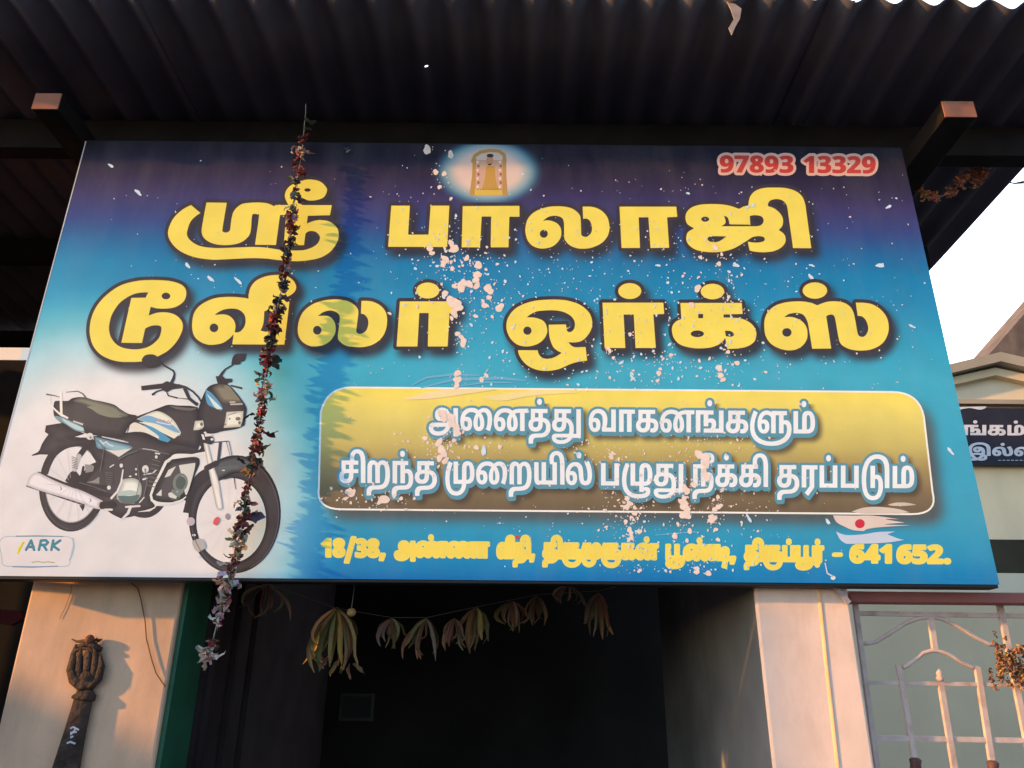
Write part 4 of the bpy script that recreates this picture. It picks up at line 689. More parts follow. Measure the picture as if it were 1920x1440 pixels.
# seat, tail, side panel
ink([P(M1, [(450,870),(480,825),(640,825),(700,790),(800,772),(900,780),(1000,810),(1150,840),(1290,880),(1380,945),(1490,1005),(1600,1030),(1560,1100),(1480,1200),(1430,1290),(1420,1330,1),(1300,1330),(1000,1300),(880,1270),(700,1200),(560,1130),(470,1060),(445,980)])], (56, 49, 50), ((82, 74, 72), 14, 7))
ink([P(M1, [(720,830),(800,785),(900,790),(1150,852),(1300,900),(1380,960),(1480,1012),(1440,1050),(1250,1050),(1080,1000),(990,930),(880,880)])], (92, 86, 80), ((136, 132, 112), 5, 5))
ink([P(M1, [(900,905,1),(1000,900),(1120,940),(1230,1000),(1400,1045),(1250,1055),(1080,1010),(990,950)])], (140, 138, 116))
ink([P(M1, [(470,1030,1),(560,1050),(700,1110),(860,1190,1),(880,1255,1),(760,1240),(600,1140),(480,1075)])], (128, 160, 168))
ink([P(M1, [(560,1060,1),(700,1130),(860,1200,1),(860,1245,1),(740,1210),(600,1120)])], (196, 212, 212))
ink([P(M1, [(720,1095,1),(860,1140,1),(850,1165,1),(715,1115,1)]), S(M3, [(1120,140),(1260,170),(1400,200),(1480,220)], [14,20,22,10])], (206, 204, 202))
ink([P(M3, [(1020,140,1),(1500,262,1),(1550,290,1),(1350,425,1),(1200,330),(1060,300),(1030,220)])], (96, 138, 156), ((150, 186, 192), 6, 5))
ink([P(M3, [(1120,305,1),(1300,330),(1530,300,1),(1350,420,1),(1230,350)])], (226, 218, 206))
ink([S(M3, [(1090,190),(1130,240),(1180,205),(1210,250),(1270,270)], 14)], (226, 224, 222))
# grab rail
ink([S(M1, [(620,705),(780,690),(850,725),(890,775)], [8,14,18,24]), S(M1, [(355,735),(450,750),(540,775)], [24,14,10])], (108, 100, 94))
ink([S(M1, [(400,760),(400,870),(470,950),(560,1030)], [16,20,24,26]), S(M1, [(550,720),(552,900),(555,1020),(640,1060)], [36,36,34,26])], (244, 236, 218))
# tank
ink([P(M2, [(110,970,1),(300,900),(450,840),(560,805),(700,815),(870,820),(970,840,1),(1000,1000),(1010,1250),(960,1420,1),(600,1340),(400,1300),(200,1220),(0,1200),(30,1080)])], (54, 47, 49), ((78, 70, 70), 14, 7))
ink([P(M2, [(270,930,1),(400,893),(520,935),(640,1030),(735,1190,1),(690,1235),(500,1130),(300,1070),(120,1005,1)])], (206, 204, 184), ((236, 234, 212), 4, 4))
ink([P(M2, [(125,1010,1),(270,955),(400,990),(540,1040),(640,1100),(725,1190,1),(670,1190),(480,1110),(300,1055)])], (128, 174, 204))
ink([P(M2, [(140,1045,1),(350,1060),(550,1140),(695,1230,1),(640,1275,1),(450,1180),(300,1100)])], (234, 230, 206))
ink([P(M2, [(200,1080,1),(330,1110),(480,1200),(595,1290,1),(550,1325,1),(420,1285),(400,1240),(300,1160)])], (84, 156, 190))
ink([P(M2, [(30,1085,1),(100,1050),(240,1110),(420,1235),(420,1275,1),(250,1195),(120,1178),(0,1190,1)])], (232, 224, 208))
ink([S(M2, [(380,1030),(400,1000),(420,1040),(450,1005),(470,1050),(500,1015),(530,1055),(560,1020),(590,1060),(610,1010)], 10)], (206, 150, 140))
ink([S(M2, [(400,1045),(470,1060),(540,1075),(600,1085)], 12)], (236, 236, 236))
ink([P(M2, [(560,820,1),(700,835),(860,850),(960,845,1),(880,885),(700,870)])], (112, 106, 100))
# engine details, guard
ink([P(M4, [(460,230,1),(700,205),(745,262),(700,380),(640,560,1),(560,640),(450,675),(290,662),(258,600),(330,420),(390,300)])], (46, 41, 43), ((86, 80, 80), 12, 6))
ink([P(M4, [(530,290,1),(700,265,1),(690,340),(640,520,1),(600,600),(560,420)]), P(M4, [(420,340,1),(500,300,1),(440,400,1),(380,420,1)]), P(M4, [(290,600,1),(350,540,1),(350,610,1)]), P(M4, [(420,580,1),(520,560),(500,640,1),(430,620)])], (220, 216, 205))
ink([('p', [M4(ell(545,470,78,98, 30, .2)), M4(ell(550,470,52,70, 30, .2))]), S(M4, [(470,560),(520,600),(560,560)], 40, 5.54)], (120, 130, 122))
ink([('p', [M4(ell(552,470,50,66, 30, .2))]), S(M4, [(450,640),(500,650),(540,620)], 16, 5.54)], (84, 96, 86))
ink([S(M4, [(790,168),(720,178),(650,192),(540,205),(450,218),(395,258),(335,380),(272,500),(238,600),(250,655),(330,693),(450,690),(560,655),(600,620)], [34,30,26,22,26,30,28,26,24,26,24,22,18,12], 5.54)], (238, 232, 220))
ink([P(M3, [(1400,730,1),(1550,715),(1640,760),(1668,850),(1650,970),(1560,1065,1),(1400,1060),(1320,980),(1360,850)])], (176, 178, 164), ((240, 240, 226), 9, 6))
ink([P(M3, [(1330,950,1),(1500,960),(1640,950),(1570,1060,1),(1400,1060)])], (98, 118, 114)); ink([P(M3, [(1350,900,1),(1500,880),(1600,900,1),(1600,950,1),(1340,960,1)])], (186, 200, 188))
ink([('p', [M3(ell(950,135,50,48))]), ('p', [M3(ell(1385,540,24,28))]), ('p', [M3(ell(1720,590,46,56))]), ('p', [M3(ell(1870,420,20,24))]), ('p', [M3(ell(1215,845,28,30))]), ('p', [M3(ell(1510,688,20,10))]), ('p', [M3(ell(1590,590,14,16))]), ('p', [M3(ell(1590,660,14,16))]), S(M3, [(1230,560),(1280,530)], 16), S(M3, [(1700,665),(1820,645),(1870,600)], [14,18,16]), S(M3, [(1690,730),(1740,715)], 26), S(M3, [(1640,1050),(1700,980)], 18), S(M3, [(1680,305),(1800,320),(1900,345)], 8), S(M3, [(1860,370),(1915,375)], 20)], (228, 222, 212))
ink([('p', [M3(ell(960,150,18,18)), ]), ('p', [M3(ell(1720,592,10,14))])], (150, 140, 124))
ink([S(M3, [(1410,600),(1385,770),(1330,900),(1250,990)], [18,26,26,34]), S(M3, [(1450,1112),(1640,1100)], 26), S(M3, [(1515,1110),(1480,1200),(1385,1290)], [40,40,20]), S(M3, [(1160,1150),(1255,1150)], 30), S(M3, [(1620,1180),(1780,1160),(1860,1120)], [6,26,6])], (236, 226, 220))
# handlebar, mirrors
ink([P(M2, [(190,180,1),(240,120),(340,108),(405,140),(460,220),(440,262),(380,290),(290,297),(220,262)]), S(M2, [(400,140),(500,262),(625,332),(646,375),(632,440),(600,510)], [14,24,24,26,40,46]),
     P(M2, [(1435,220,1),(1450,150),(1500,100),(1640,95,1),(1620,190),(1562,212,1),(1550,245),(1440,250)]), S(M2, [(1450,255),(1350,312),(1310,362),(1280,410)], [20,22,36,46]), P(M2, [(1215,410,1),(1310,410),(1350,440),(1440,445),(1440,490),(1400,500),(1370,520,1),(1240,510,1)]), S(M2, [(1430,540),(1570,575)], [22,30]),
     P(M2, [(182,545,1),(480,510,1),(540,480),(600,500),(700,522),(770,545),(770,572),(620,592),(540,630),(480,600),(470,580,1),(190,608,1)]), S(M2, [(700,530),(800,560),(900,622),(980,705),(1015,765)], 26), S(M2, [(345,662),(400,620),(490,595)], [34,20,22]), S(M2, [(535,630),(560,680),(680,710)], [14,18,22]), S(M2, [(680,710),(860,730),(960,790)], [6,14,30]), S(M2, [(790,585),(850,720),(950,800)], [54,44,44])], (62, 55, 57))
# fork and front mudguard
ink([S(M4, [(960,60),(940,230)], 30, 5.54), S(M4, [(1020,40),(1060,190)], 5, 5.54), S(M4, [(1050,40),(1080,190)], 7, 5.54), S(M4, [(890,52),(1040,40)], 9, 5.54), S(M4, [(930,440),(1010,430),(1100,410),(1120,540)], [10,14,10,6], 5.54)], (78, 70, 72))
ink([P(M4, [(875,270,1),(960,232),(1080,196),(1220,203),(1350,260),(1428,322,1),(1330,330),(1200,365),(1080,378),(990,420),(930,445),(890,405),(855,350)])], (44, 42, 45), ((92, 92, 93), 7, 6))
ink([P(M4, [(935,315,1),(1080,288),(1150,292),(1130,322),(950,355,1)])], (98, 102, 102)); ink([('p', [M4(ell(993,344,16,6))])], (220, 220, 220))
ink([P(M4, [(785,60,1),(832,60,1),(880,260),(950,480),(988,740,1),(935,760,1),(915,700),(860,440),(810,200)]), S(M4, [(735,130),(750,100)], [8,20], 5.54)], (196, 188, 178), ((246, 240, 228), 4, 5))
ink([S(M4, [(834,80),(885,280),(945,480),(985,740)], [2,3,4,4], 5.54), S(M4, [(795,120),(855,430),(920,730)], [2,3,4], 5.54), ('p', [ell(427, 968.5, 4.6, 6)])], (160, 148, 146))
ink([P(M4, [(775,0,1),(875,-10),(892,40),(862,75),(800,60,1)]), S(M4, [(820,320),(920,270)], 60, 5.54)], K)
# fairing
ink([P(M2, [(1085,590,1),(1140,540),(1250,510),(1370,518),(1450,580),(1550,700),(1630,820),(1642,900),(1612,1090,1),(1500,1140),(1300,1172),(1200,1200),(1100,1200),(1000,1150),(960,1000),(980,850),(1040,680)])], (50, 44, 46), ((74, 66, 66), 14, 7))
ink([P(M2, [(1170,570,1),(1250,520),(1370,527),(1450,600),(1540,710),(1590,790,1),(1400,790),(1300,770),(1220,670)])], (84, 78, 72), ((138, 130, 108), 9, 7))
ink([P(M2, [(1330,540,1),(1400,550),(1500,670),(1560,750,1),(1460,720),(1380,640)])], (136, 128, 108))
ink([P(M2, [(1085,600,1),(1150,640),(1260,760),(1315,860,1),(1292,887,1),(1180,842),(1100,792),(1075,680)])], (92, 158, 194))
ink([P(M2, [(1090,650,1),(1180,735),(1305,860,1),(1235,868,1),(1180,810)])], (216, 228, 222))
ink([P(M2, [(1365,905,1),(1600,893,1),(1592,1000),(1560,1112,1),(1325,1128,1),(1350,1010)]), P(M2, [(930,1030,1),(1040,1022,1),(1052,1110),(990,1152),(905,1160,1)])], (196, 190, 172), ((240, 236, 220), 6, 5))
ink([('p', [M2(ell(1525,1000,36,26))]), ('p', [M2(ell(1410,1000,12,14))]), ('p', [M2(ell(1545,1055,18,22))]), S(M2, [(1390,950),(1500,915)], 10), ('p', [M2(ell(1020,1075,22,24))]), ('p', [M2(ell(1350,1080,12,14))])], (124, 116, 98))
ink([S(M2, [(1415,770),(1480,768)], 18), S(M2, [(1425,800),(1580,796)], 20)], (196, 190, 178))
ink([('p', [M2(ell(1070,1190,20,12))]), ('p', [M2(ell(1155,1225,22,10, 12, -.5))]), P(M2, [(1015,1210,1),(1050,1220,1),(1070,1290,1),(1040,1290,1)]), ('p', [M2(ell(1165,1285,20,18))]), P(M2, [(1000,1370,1),(1012,1400),(985,1430,1)])], (234, 226, 222))
def line(pts, w_, c): ink([('s', pts, w_)], c)
for k in range(14):
    a = 2*math.pi*k/14+.2
    line([(137+10*math.cos(a), 908+13*math.sin(a)), (137+49*math.cos(a+.25), 908+69*math.sin(a+.25))], .7, (206, 198, 196)) if math.sin(a) > .2 or (math.cos(a) < -.3) else None
for k in range(16):
    a = 2*math.pi*k/16+.1
    line([(430+7*math.cos(a), 972+9*math.sin(a)), (433.5+63*math.cos(a+.2), 976+77*math.sin(a+.2))], .6, (222, 214, 208))
for y in range(0, 6): line([(198+y*.4, 886+y*4.2), (212-y*.2, 888+y*4.2)], 1.3, (112, 106, 104))
for y in range(0, 7): line([(286+y*-1.5, 862+y*8), (300+y*-1.2, 866+y*8)], 1.5, (118, 112, 110))
ink([('s', [(500+22*math.sin(t), 900+0*t) for t in (0, .01)], .1), ('s', [(440+82.5*math.cos(t), 964.5+106.5*math.sin(t)) for t in np.linspace(-1.1, 1.2, 22)], 1.6), ('s', [(440+82.5*math.cos(t), 964.5+106.5*math.sin(t)) for t in np.linspace(1.7, 2.9, 14)], 1.2), ('s', [(136.8+60*math.cos(t), 908+85*math.sin(t)) for t in np.linspace(.7, 2.6, 18)], 1.2)], (104, 97, 98))
ink([('s', [(182,826),(200,846),(214,853)], 1.4), ('s', [(222,862),(240,852),(258,846)], 1.6), ('s', [(196,838),(192,862),(188,884)], 1.2), ('s', [(262,842),(300,848),(318,852)], 1.3), ('s', [(258,872),(262,900),(256,930)], 1.2), ('s', [(272,880),(276,905),(270,930)], 1.6), ('s', [(150,905),(180,914),(200,922)], 1.2), ('s', [(215,935),(240,944),(262,946)], 1.4)], (120, 114, 113))
mo = moto.build('motorcycle_picture', M_VINYL, sign)
# red and grey daubs on the picture
for e_, c_ in ((ell(406, 977, 5.2, 8.5, 16, .5), (226, 92, 96)), (ell(358, 978, 8, 8, 16), (196, 182, 186)), (spline([(360,1015,1),(378,1010),(386,1026),(372,1036,1),(364,1028)]), (190, 180, 172)), (ell(364, 1003.5, 3.6, 2.2, 10), (232, 226, 220)), (ell(373, 1044, 2, 2.4, 10), (232, 226, 220))):
    s = Sheet(); s.loops([e_], alb(*c_), 40); s.build('paint_daub', M_VINYL, sign)

# --- printed golden shrine picture in the glow
shr = Sheet(); f = lambda pts: spline(fr(pts, 810, 250, 8)); ly = [5.0]
def sk(loops, col): ly[0] += .35; shr.loops(loops, alb(*col), ly[0])
fld = Field(870, 262, 965, 372, .5)
for pts, wd in (([(610,420),(640,340),(730,280),(870,255),(1000,265),(1080,320),(1095,420)], 50), ([(640,400),(630,650),(605,900)], [60,60,80]), ([(1082,400),(1085,650),(1092,900)], [60,60,80])): fld.stroke(fr(pts, 810, 250, 8), [q/8 for q in (wd if hasattr(wd, '__len__') else [wd]*7)], 5)
sk(fld.contours(0), (192, 146, 76))
sk([f([(660,400,1),(1060,400,1),(1055,900,1),(650,900,1)])], (208, 166, 140))
sk([f([(640,840,1),(1050,840,1),(1060,925,1),(640,930,1)])], (222, 182, 78)); sk([f([(815,490,1),(940,490,1),(960,700),(1000,850,1),(740,850,1),(790,700)])], (198, 150, 70))
sk([fr(ell(868,400,52,74), 810, 250, 8)], (216, 150, 104)); sk([fr(ell(872,335,52,28), 810, 250, 8)], (70, 48, 50)); sk([f([(825,440,1),(850,480),(885,475),(900,440,1),(880,455),(850,458)])], (60, 40, 46))
for q in range(7):
    for x0 in (690, 1025): sk([fr(ell(x0+(q % 2)*14-7, 430+q*62, 20, 22, 10), 810, 250, 8)], (170, 96, 92) if q % 2 else (232, 206, 190))
for q in range(9): sk([fr(ell(690+q*42, 842, 13, 8, 8), 810, 250, 8)], (150, 120, 90))
shr.build('shrine_picture', M_VINYL, sign)

# --- printer's badge in the corner
lg = Sheet()
fld = Field(-6, 995, 150, 1070, .5); RR = rrect(2, 136, 1006, 1006, 1062, 1062, 2, 134, 13); fld.poly([RR], 8)
lg.loops(fld.contours(0), alb(240, 230, 226), 3)
fld.F = np.abs(fld.F)-.7; lg.loops([l for l in fld.contours(0)], alb(176, 196, 204), 3.4)
def strokes(L, wd, col, layer):
    A = np.array([p for l in L for p in l]); fl = Field(A[:, 0].min()-8, A[:, 1].min()-8, A[:, 0].max()+8, A[:, 1].max()+8, .4)
    for l in L: fl.stroke(l, wd, 4)
    lg.loops(fl.contours(0), alb(*col), layer)
strokes([[(30,1005.5),(70,1004.8),(118,1006)]], 2.2, (120, 156, 168), 4); strokes([[(24,1062.5),(60,1063.5),(108,1061.5)]], 2.2, (128, 156, 190), 4)
strokes([[(49,1031),(58.5,1013.5),(64,1031)], [(54,1025.5),(63,1025.5)]], 5.0, (62, 140, 158), 4)
strokes([[(73,1031),(77,1013.5),(86,1013),(90,1017),(86,1021.5),(76,1022)], [(81,1022),(87,1031)]], 5.0, (62, 140, 158), 4)
strokes([[(96.5,1031),(100,1013.5)], [(113,1013.5),(99,1023),(110,1031)]], 5.0, (62, 140, 158), 4)
strokes([[(34,1038),(36,1028),(42,1020),(45,1017)]], 4.2, (240, 226, 70), 4.4); strokes([[(44,1018),(40,1026),(36,1034)]], 2.4, (206, 200, 60), 4.8)
strokes([[(60,1054.5),(72,1053),(80,1054.5),(90,1053.5),(102,1055)]], 1.6, (170, 160, 60), 4); strokes([[(137,1010),(139,1024),(136,1038),(131,1050)]], 3.5, (176, 200, 208), 3.8)
lg.build('printer_badge', M_VINYL, sign)

# --- brushed lime and splashes
def smear(loop, col, layer=24):
    q = Sheet(); q.loops([loop], alb(*col), layer); q.build('brushed_lime', M_VINYL, sign)
def wisp(pts, col, layer=24): smear(spline(fr(pts, 1500, 930, 6)), col, layer)
wisp([(580,175,1),(700,135),(830,122),(960,128),(1120,150),(1230,185,1),(1100,195),(900,195),(700,195)], (214, 196, 178))
wisp([(985,98,1),(1080,75),(1200,76),(1310,100,1),(1180,112),(1050,112)], (206, 190, 170))
wisp([(370,218,1),(600,222),(820,222),(1120,262,1),(960,262),(1180,300,1),(950,320),(1240,330,1),(900,352),(760,372),(720,395,1),(600,385),(500,345),(410,295)], (226, 204, 190))
wisp([(405,400,1),(520,440),(720,430),(880,405),(1070,400,1),(980,430,1),(1100,478),(1170,495,1),(1020,520),(800,535),(520,540,1),(450,490)], (200, 208, 222))
for pts, wd in (([(772,723),(800,708),(850,702),(900,704)], [2,4,5,2]), ([(790,727),(850,712),(940,709),(985,714)], [2,5,6,2]), ([(850,726),(910,717),(960,718)], [1.5,4,2])):
    fl = Field(760, 690, 1000, 735, .5); fl.stroke(pts, wd, 4); smear(fl.contours(0)[0], (112, 176, 204))

smear(spline([(752,750,1),(800,736),(850,730),(930,730),(880,738),(810,748)]), (246, 220, 160))
smear(spline([(900,744,1),(1000,732),(1090,736,1),(1000,742),(940,752)]), (246, 222, 150))
smear([(1228,1003),(1300,996.5),(1310,997.5),(1230,1004)], (120, 186, 216))
fl = Field(1530, 1050, 1580, 1100, .5); fl.stroke([(1547,1056),(1551,1075),(1560,1080)], [2,2.4,3], 4); smear(fl.contours(0)[0], (206, 214, 222)); smear(ell(1562, 1083.5, 4.6, 4, 12), (232, 226, 210))
for e_, c_ in ((ell(1612, 982, 9.2, 8.6, 20), (206, 42, 58)), (ell(970, 1007, 4.6, 3.4, 12), (214, 70, 52))):
    s = Sheet(); s.loops([e_], alb(*c_), 27); s.build('red_powder_spot', M_VINYL, sign)

blobs = Sheet(); specks = Sheet()
def blob(sheet, x, y, r, asp=1.0, rot=0.0, layer=25, rough=.18):
    if not (160+(300-y)*.26 < x < 1690+(y-300)*.2 and 266+.008*x-r*-1 < y+0 < 1076): return
    n = 9 if r < 2.2 else 16; ph = RNG.uniform(0, 6.28, 3); out = []
    for k in range(n):
        t = 2*math.pi*k/n; q = r*(1+rough*math.sin(2*t+ph[0])+rough*.7*math.sin(3*t+ph[1])+rough*.4*math.sin(5*t+ph[2]))
        a, b_ = q*math.cos(t)*asp, q*math.sin(t)/asp
        out.append((x+a*math.cos(rot)-b_*math.sin(rot), y+a*math.sin(rot)+b_*math.cos(rot)))
    sheet.loops([out], (1, 1, 1), layer+RNG.uniform(0, 1.5))
# big splashes read off the photograph: x, y, radius
BIG = [(801,281,10),(845,290,8),(817,323,6.5),(833,326,6),(824,351,5),(852,467,10),(846,457,8),(835,487,9),(831,497,6),(806,467,7),(810,475,6),(875,484,6.5),(896,494,6),(848,504,5.5),(897,498,9),(895,515,9),(892,525,8),(880,533,9),(866,536,13),(852,537,6),(894,536,8),(915,541,10),(920,547,7),(917,558,6),(909,573,7.5),(906,565,4),(834,551,8),(848,566,14),(856,572,13),(852,588,9),(862,578,8),(937,577,10),(892,593,5),(923,594,4),(847,597,5),(865,632,6),(869,640,8),(858,626,6),(868,646,7),(1313,483,4.5),(1341,464,6.5),(1353,477,4),(1348,495,5.5),(1308,541,8.5),(1366,557,4.5),(1297,572,7),(1181,627,4.5),(1143,658,5),(1258,666,5),(1365,660,5),(1235,700,6),(1238,692,4),(1348,690,8),(1351,704,7),(1356,712,6),(1382,681,6),(1233,714,4.5),(858,700,8),(858,712,9),(856,722,8),(903,712,6),(912,704,5),(1150,671,4),
 (829,775,9),(832,783,10),(846,782,9),(848,795,9),(857,803,8),(858,812,8),(824,828,8),(827,842,9),(832,850,9),(824,859,8),(835,864,8),(820,833,6),(851,826,5),(797,822,6),(893,839,6),(937,838,5),(654,921,8),(660,925,9),(648,935,5),(717,935,8),(724,937,9),(712,942,6),(740,930,5),(752,935,5),(1310,852,10),(1322,858,12),(1323,870,9),(1320,884,8),(1326,895,9),(1300,909,7),(1285,917,9),(1289,922,7),(1283,934,6),(1281,942,10),(1284,951,11),(1288,960,9),(1281,966,9),(1288,967,9),(1176,935,6),(1181,944,7),(1176,950,7),(1172,951,5),(1190,952,5),(1190,963,6),(1346,951,6),(1351,948,5),(1340,955,6),(1334,969,7),(1340,972,6),(1333,976,7),(1271,983,4.5),(1265,1005,7),(1293,996,6),(1342,993,5),(1346,1012,5),(1288,1014,4.5),(1180,993,6),(1183,1000,6),(1184,1008,6),(1179,1012,5),(1199,997,6),(1306,1066,6),(1306,1073,6),(1303,1080,6),(1328,1075,7),(1249,1077,5),(1199,1070,5),(1346,932,5),(1354,919,4),(1183,970,4),(1188,975,3.5),(1173,978,5),(1146,857,6),(1149,850,5),(1160,861,4)]
for x, y, r in BIG:
    blob(blobs, x, y, r*.78, RNG.uniform(.85, 1.2), RNG.uniform(0, 3), rough=.14)
    for _ in range(5): blob(blobs, x+RNG.normal(0, r*1.5), y+RNG.normal(0, r*1.5), RNG.uniform(.5, 1.5), RNG.uniform(.8, 1.3), RNG.uniform(0, 3))
# sprays: centre, spread, number, radius range, share of pale specks
for cx, cy, sx, sy, n, r0, r1, pale in ((870,520,60,70,170,.8,3.6,.55),(840,470,40,30,60,.9,3.2,.3),(1000,560,60,90,120,.7,2.8,.7),(1150,560,90,70,150,.7,2.6,.7),(1330,520,60,60,110,.8,3.2,.6),(1380,600,60,60,80,.8,3.0,.5),(1240,690,120,22,130,.8,3.4,.45),(1000,690,80,22,50,.8,2.8,.6),
        (820,840,40,40,110,.8,3.2,0),(1000,840,120,20,60,.7,2.2,0),(1170,850,90,25,90,.7,2.4,0),(1320,830,50,30,90,.8,2.8,0),(1180,950,40,40,90,.8,3.0,.2),(1310,950,60,40,110,.8,3.0,.2),(680,935,50,18,40,.8,3.6,0),(1180,1020,20,40,70,.7,2.6,.6),(1290,1060,60,24,90,.7,2.8,.7),(1000,1010,90,50,40,.7,2.2,.6),(1450,950,90,60,50,.7,2.0,.3),(1600,700,90,70,30,.7,2.0,.7),
        (600,520,130,110,70,.6,1.9,.7),(350,420,130,60,24,.6,1.8,.8),(1500,400,130,60,60,.7,2.2,.5),(1250,360,180,40,60,.6,1.9,.5),(760,420,40,60,40,.7,2.2,.6),(1560,560,90,60,36,.7,2.2,.6),(430,560,120,60,20,.6,1.8,.8),(1480,640,120,40,40,.7,2.0,.6),(1150,450,110,25,60,.7,2.2,.7),(700,720,40,25,14,.6,1.6,.8)):
    for _ in range(n):
        x, y = RNG.normal(cx, sx), RNG.normal(cy, sy)
        if not (170 < x < 1780 and 290 < y < 1075) or x < 160+(300-y)*.26 or x > 1700+(y-300)*.2: continue
        if 0 < samp(FB.F, FB.x0, FB.y0, 1.0, np.array([x]), np.array([y]))[0] < -1: continue
        r = (r0+(r1-r0)*RNG.random()**2.6)*.92
        in_panel = 600 < x < 1750 and 728 < y < 960
        blob(specks if (RNG.random() < pale and not in_panel) else blobs, x, y, r, RNG.uniform(.75, 1.4), RNG.uniform(0, 3), rough=.12)
for x, y, l, a in ((259,361,9,.6),(208,311,7,.7),(395,523,9,.8),(447,527,9,.7),(1165,680,7,-.5),(1186,708,8,.9),(1234,498,6,0),(1380,498,8,0),(1650,498,10,.1),(1522,498,6,.4),(1412,385,6,-.6),(1402,388,6,-.5),(1666,388,7,-.6),(1710,612,7,.4),(1125,1060,3,1.3),(1520,519,8,.8),(990,770,5,1.2),(907,845,12,1.5),(1404,972,9,1.1),(1552,978,8,1.0),(352,498,8,.8),(352,498,5,.5),(1782,846,9,.8),(1080,850,5,.4)):
    blob(specks, x, y, l*.55, 1.7, a)
for nm, sh_, m_ in (('lime_splash', blobs, M_SPLAT), ('lime_speck', specks, M_SPLAT2)):
    o = link(nm, sh_.v, sh_.f, m_, sign); o['kind'] = 'stuff'

# ------------------------------------------------------------------ hanging garland of dried flowers in front of the sign
def jit(c, a=.25): return tuple(max(.004, v*(1+random.uniform(-a, a))) for v in c)
def petal(V, Fc, C, base, d, L, wd, curl, col, n=4, fold=.25, twist=0):
    """one curved petal or leaf strip with a middle rib"""
    d = Vector(d).normalized(); up = Vector((random.uniform(-1, 1), random.uniform(-1, 1), random.uniform(-1, 1)))
    s = d.cross(up).normalized(); nrm = s.cross(d).normalized(); p = Vector(base); k0 = len(V)
    c0 = jit(col)
    for i in range(n+1):
        t = i/n; wv = wd*math.sin(math.pi*(.12+.86*t))**.8*.5
        e = nrm*(fold*wv)
        for q, o_ in ((-1, e), (0, Vector((0, 0, 0))), (1, e)):
            V.append(tuple(p+s*wv*q*random.uniform(.7, 1.2)+o_*random.uniform(.2, 1.8)+Vector((random.gauss(0, 1), random.gauss(0, 1), random.gauss(0, 1)))*wd*.07)); C.append(jit(c0, .12))
        p = p+d*(L/n); d = (d+nrm*curl/n+Vector((0, 0, -.25*abs(curl)/n))).normalized(); nrm = s.cross(d).normalized(); s = (s+nrm*twist/n).normalized()
    for i in range(n):
        for q in (0, 1):
            a = k0+i*3+q; Fc.append((a, a+1, a+4, a+3))
RED, PINK, DLEAF, GLEAF, CREAM, BROWN, ORANGE, DPUR = (.25,.040,.034), (.42,.17,.14), (.045,.042,.038), (.17,.17,.15), (.56,.42,.28), (.16,.075,.05), (.42,.19,.07), (.10,.05,.055)
def flower(parent, pos, r, cols, n=14, name='flower', down=.2, sx=1.0):
    V, Fc, C = [], [], []
    for k in range(n):
        d = Vector((random.gauss(0, 1)*sx, random.gauss(0, .42), random.gauss(-down, .8)))
        petal(V, Fc, C, Vector(pos)+Vector((random.gauss(0, .12), random.gauss(0, .07), random.gauss(0, .35)))*r, d, r*random.uniform(.4, .95), r*random.uniform(.28, .6), random.uniform(-3.2, 3.2), random.choice(cols), 4, .9, random.uniform(-2, 2))
    return link(name, V, Fc, M_LEAFY, parent, C, smooth=False)
def leaf(parent, pos, d, L, wd, col, curl=1.2, name='leaf'):
    V, Fc, C = [], [], []
    petal(V, Fc, C, pos, d, L, wd, curl, col, 7, .5, random.uniform(-1, 1))
    return link(name, V, Fc, M_LEAFY, parent, C, smooth=True)
GY = -.046
gpath = [(573,212),(566,290),(556,340),(550,400),(540,470),(531,520),(522,570),(513,620),(503,670),(496,720),(488,780),(478,840),(471,880),(462,930),(453,990),(442,1040),(431,1085),(421,1105),(413,1140),(405,1180),(396,1212),(391,1222)]
gxs = np.array(gpath, float)
def gp(y, dx=0, dy=0): return W(float(np.interp(y, gxs[:, 1], gxs[:, 0]))+dx, y+dy, GY)
gar = thing('dried_garland', 'long withered flower garland dangling in front of the blue signboard', 'garland', gp(1228))
b = MB(); b.tube([gp(y)+Vector((0, .002*math.sin(y*.3), 0)) for y in range(195, 1226, 16)], .0013, 5); b.build('string', M_STRING, gar)
PXM = .0013
seq = [(262,'R',13),(284,'C',13),(302,'R',12),(322,'R',13),(338,'G',14),(356,'R',11),(372,'D',12),(390,'G',12),(402,'P',14),(418,'R',15),(432,'R',14),(450,'D',16),(466,'D',15),(484,'D',12),(500,'R',14),(516,'B',13),(530,'D',13),(545,'G',15),(566,'D',14),(578,'D',13),(594,'B',16),(606,'R',18),(618,'B',18),(630,'D',18),(648,'G',13),(664,'R',15),(678,'R',16),(696,'R',9),(712,'D',10),(726,'C',12),(740,'P',13),(752,'D',14),(764,'P',10),(776,'R',13),(788,'D',12),(800,'B',12),(815,'B',13),(830,'R',14),(842,'R',13),(858,'D',12),(872,'D',13),(886,'O',15),(902,'B',9),(914,'R',9),(928,'R',10),(942,'G',14),(954,'G',13),(966,'R',14),(982,'R',12),(996,'D',12),(1008,'G',13),(1022,'C',14),(1034,'B',9),(1047,'R',11),(1062,'R',13),(1074,'P',9),(1092,'C',22),(1120,'R',13),(1136,'C',13),(1152,'C',12),(1164,'P',8),(1203,'R',12),(1220,'C',20)]
KC = {'R': [RED, RED, PINK, BROWN, (.36,.08,.06), (.13,.05,.045)], 'P': [PINK, (.6,.36,.33), RED], 'D': [DLEAF, DPUR, (.08,.07,.06), GLEAF], 'G': [GLEAF, (.13,.14,.12), DLEAF, (.24,.22,.15)], 'C': [CREAM, (.62,.54,.45), (.5,.38,.3), PINK], 'B': [BROWN, RED, (.3,.14,.09), DPUR], 'O': [ORANGE, BROWN, (.5,.28,.14)]}
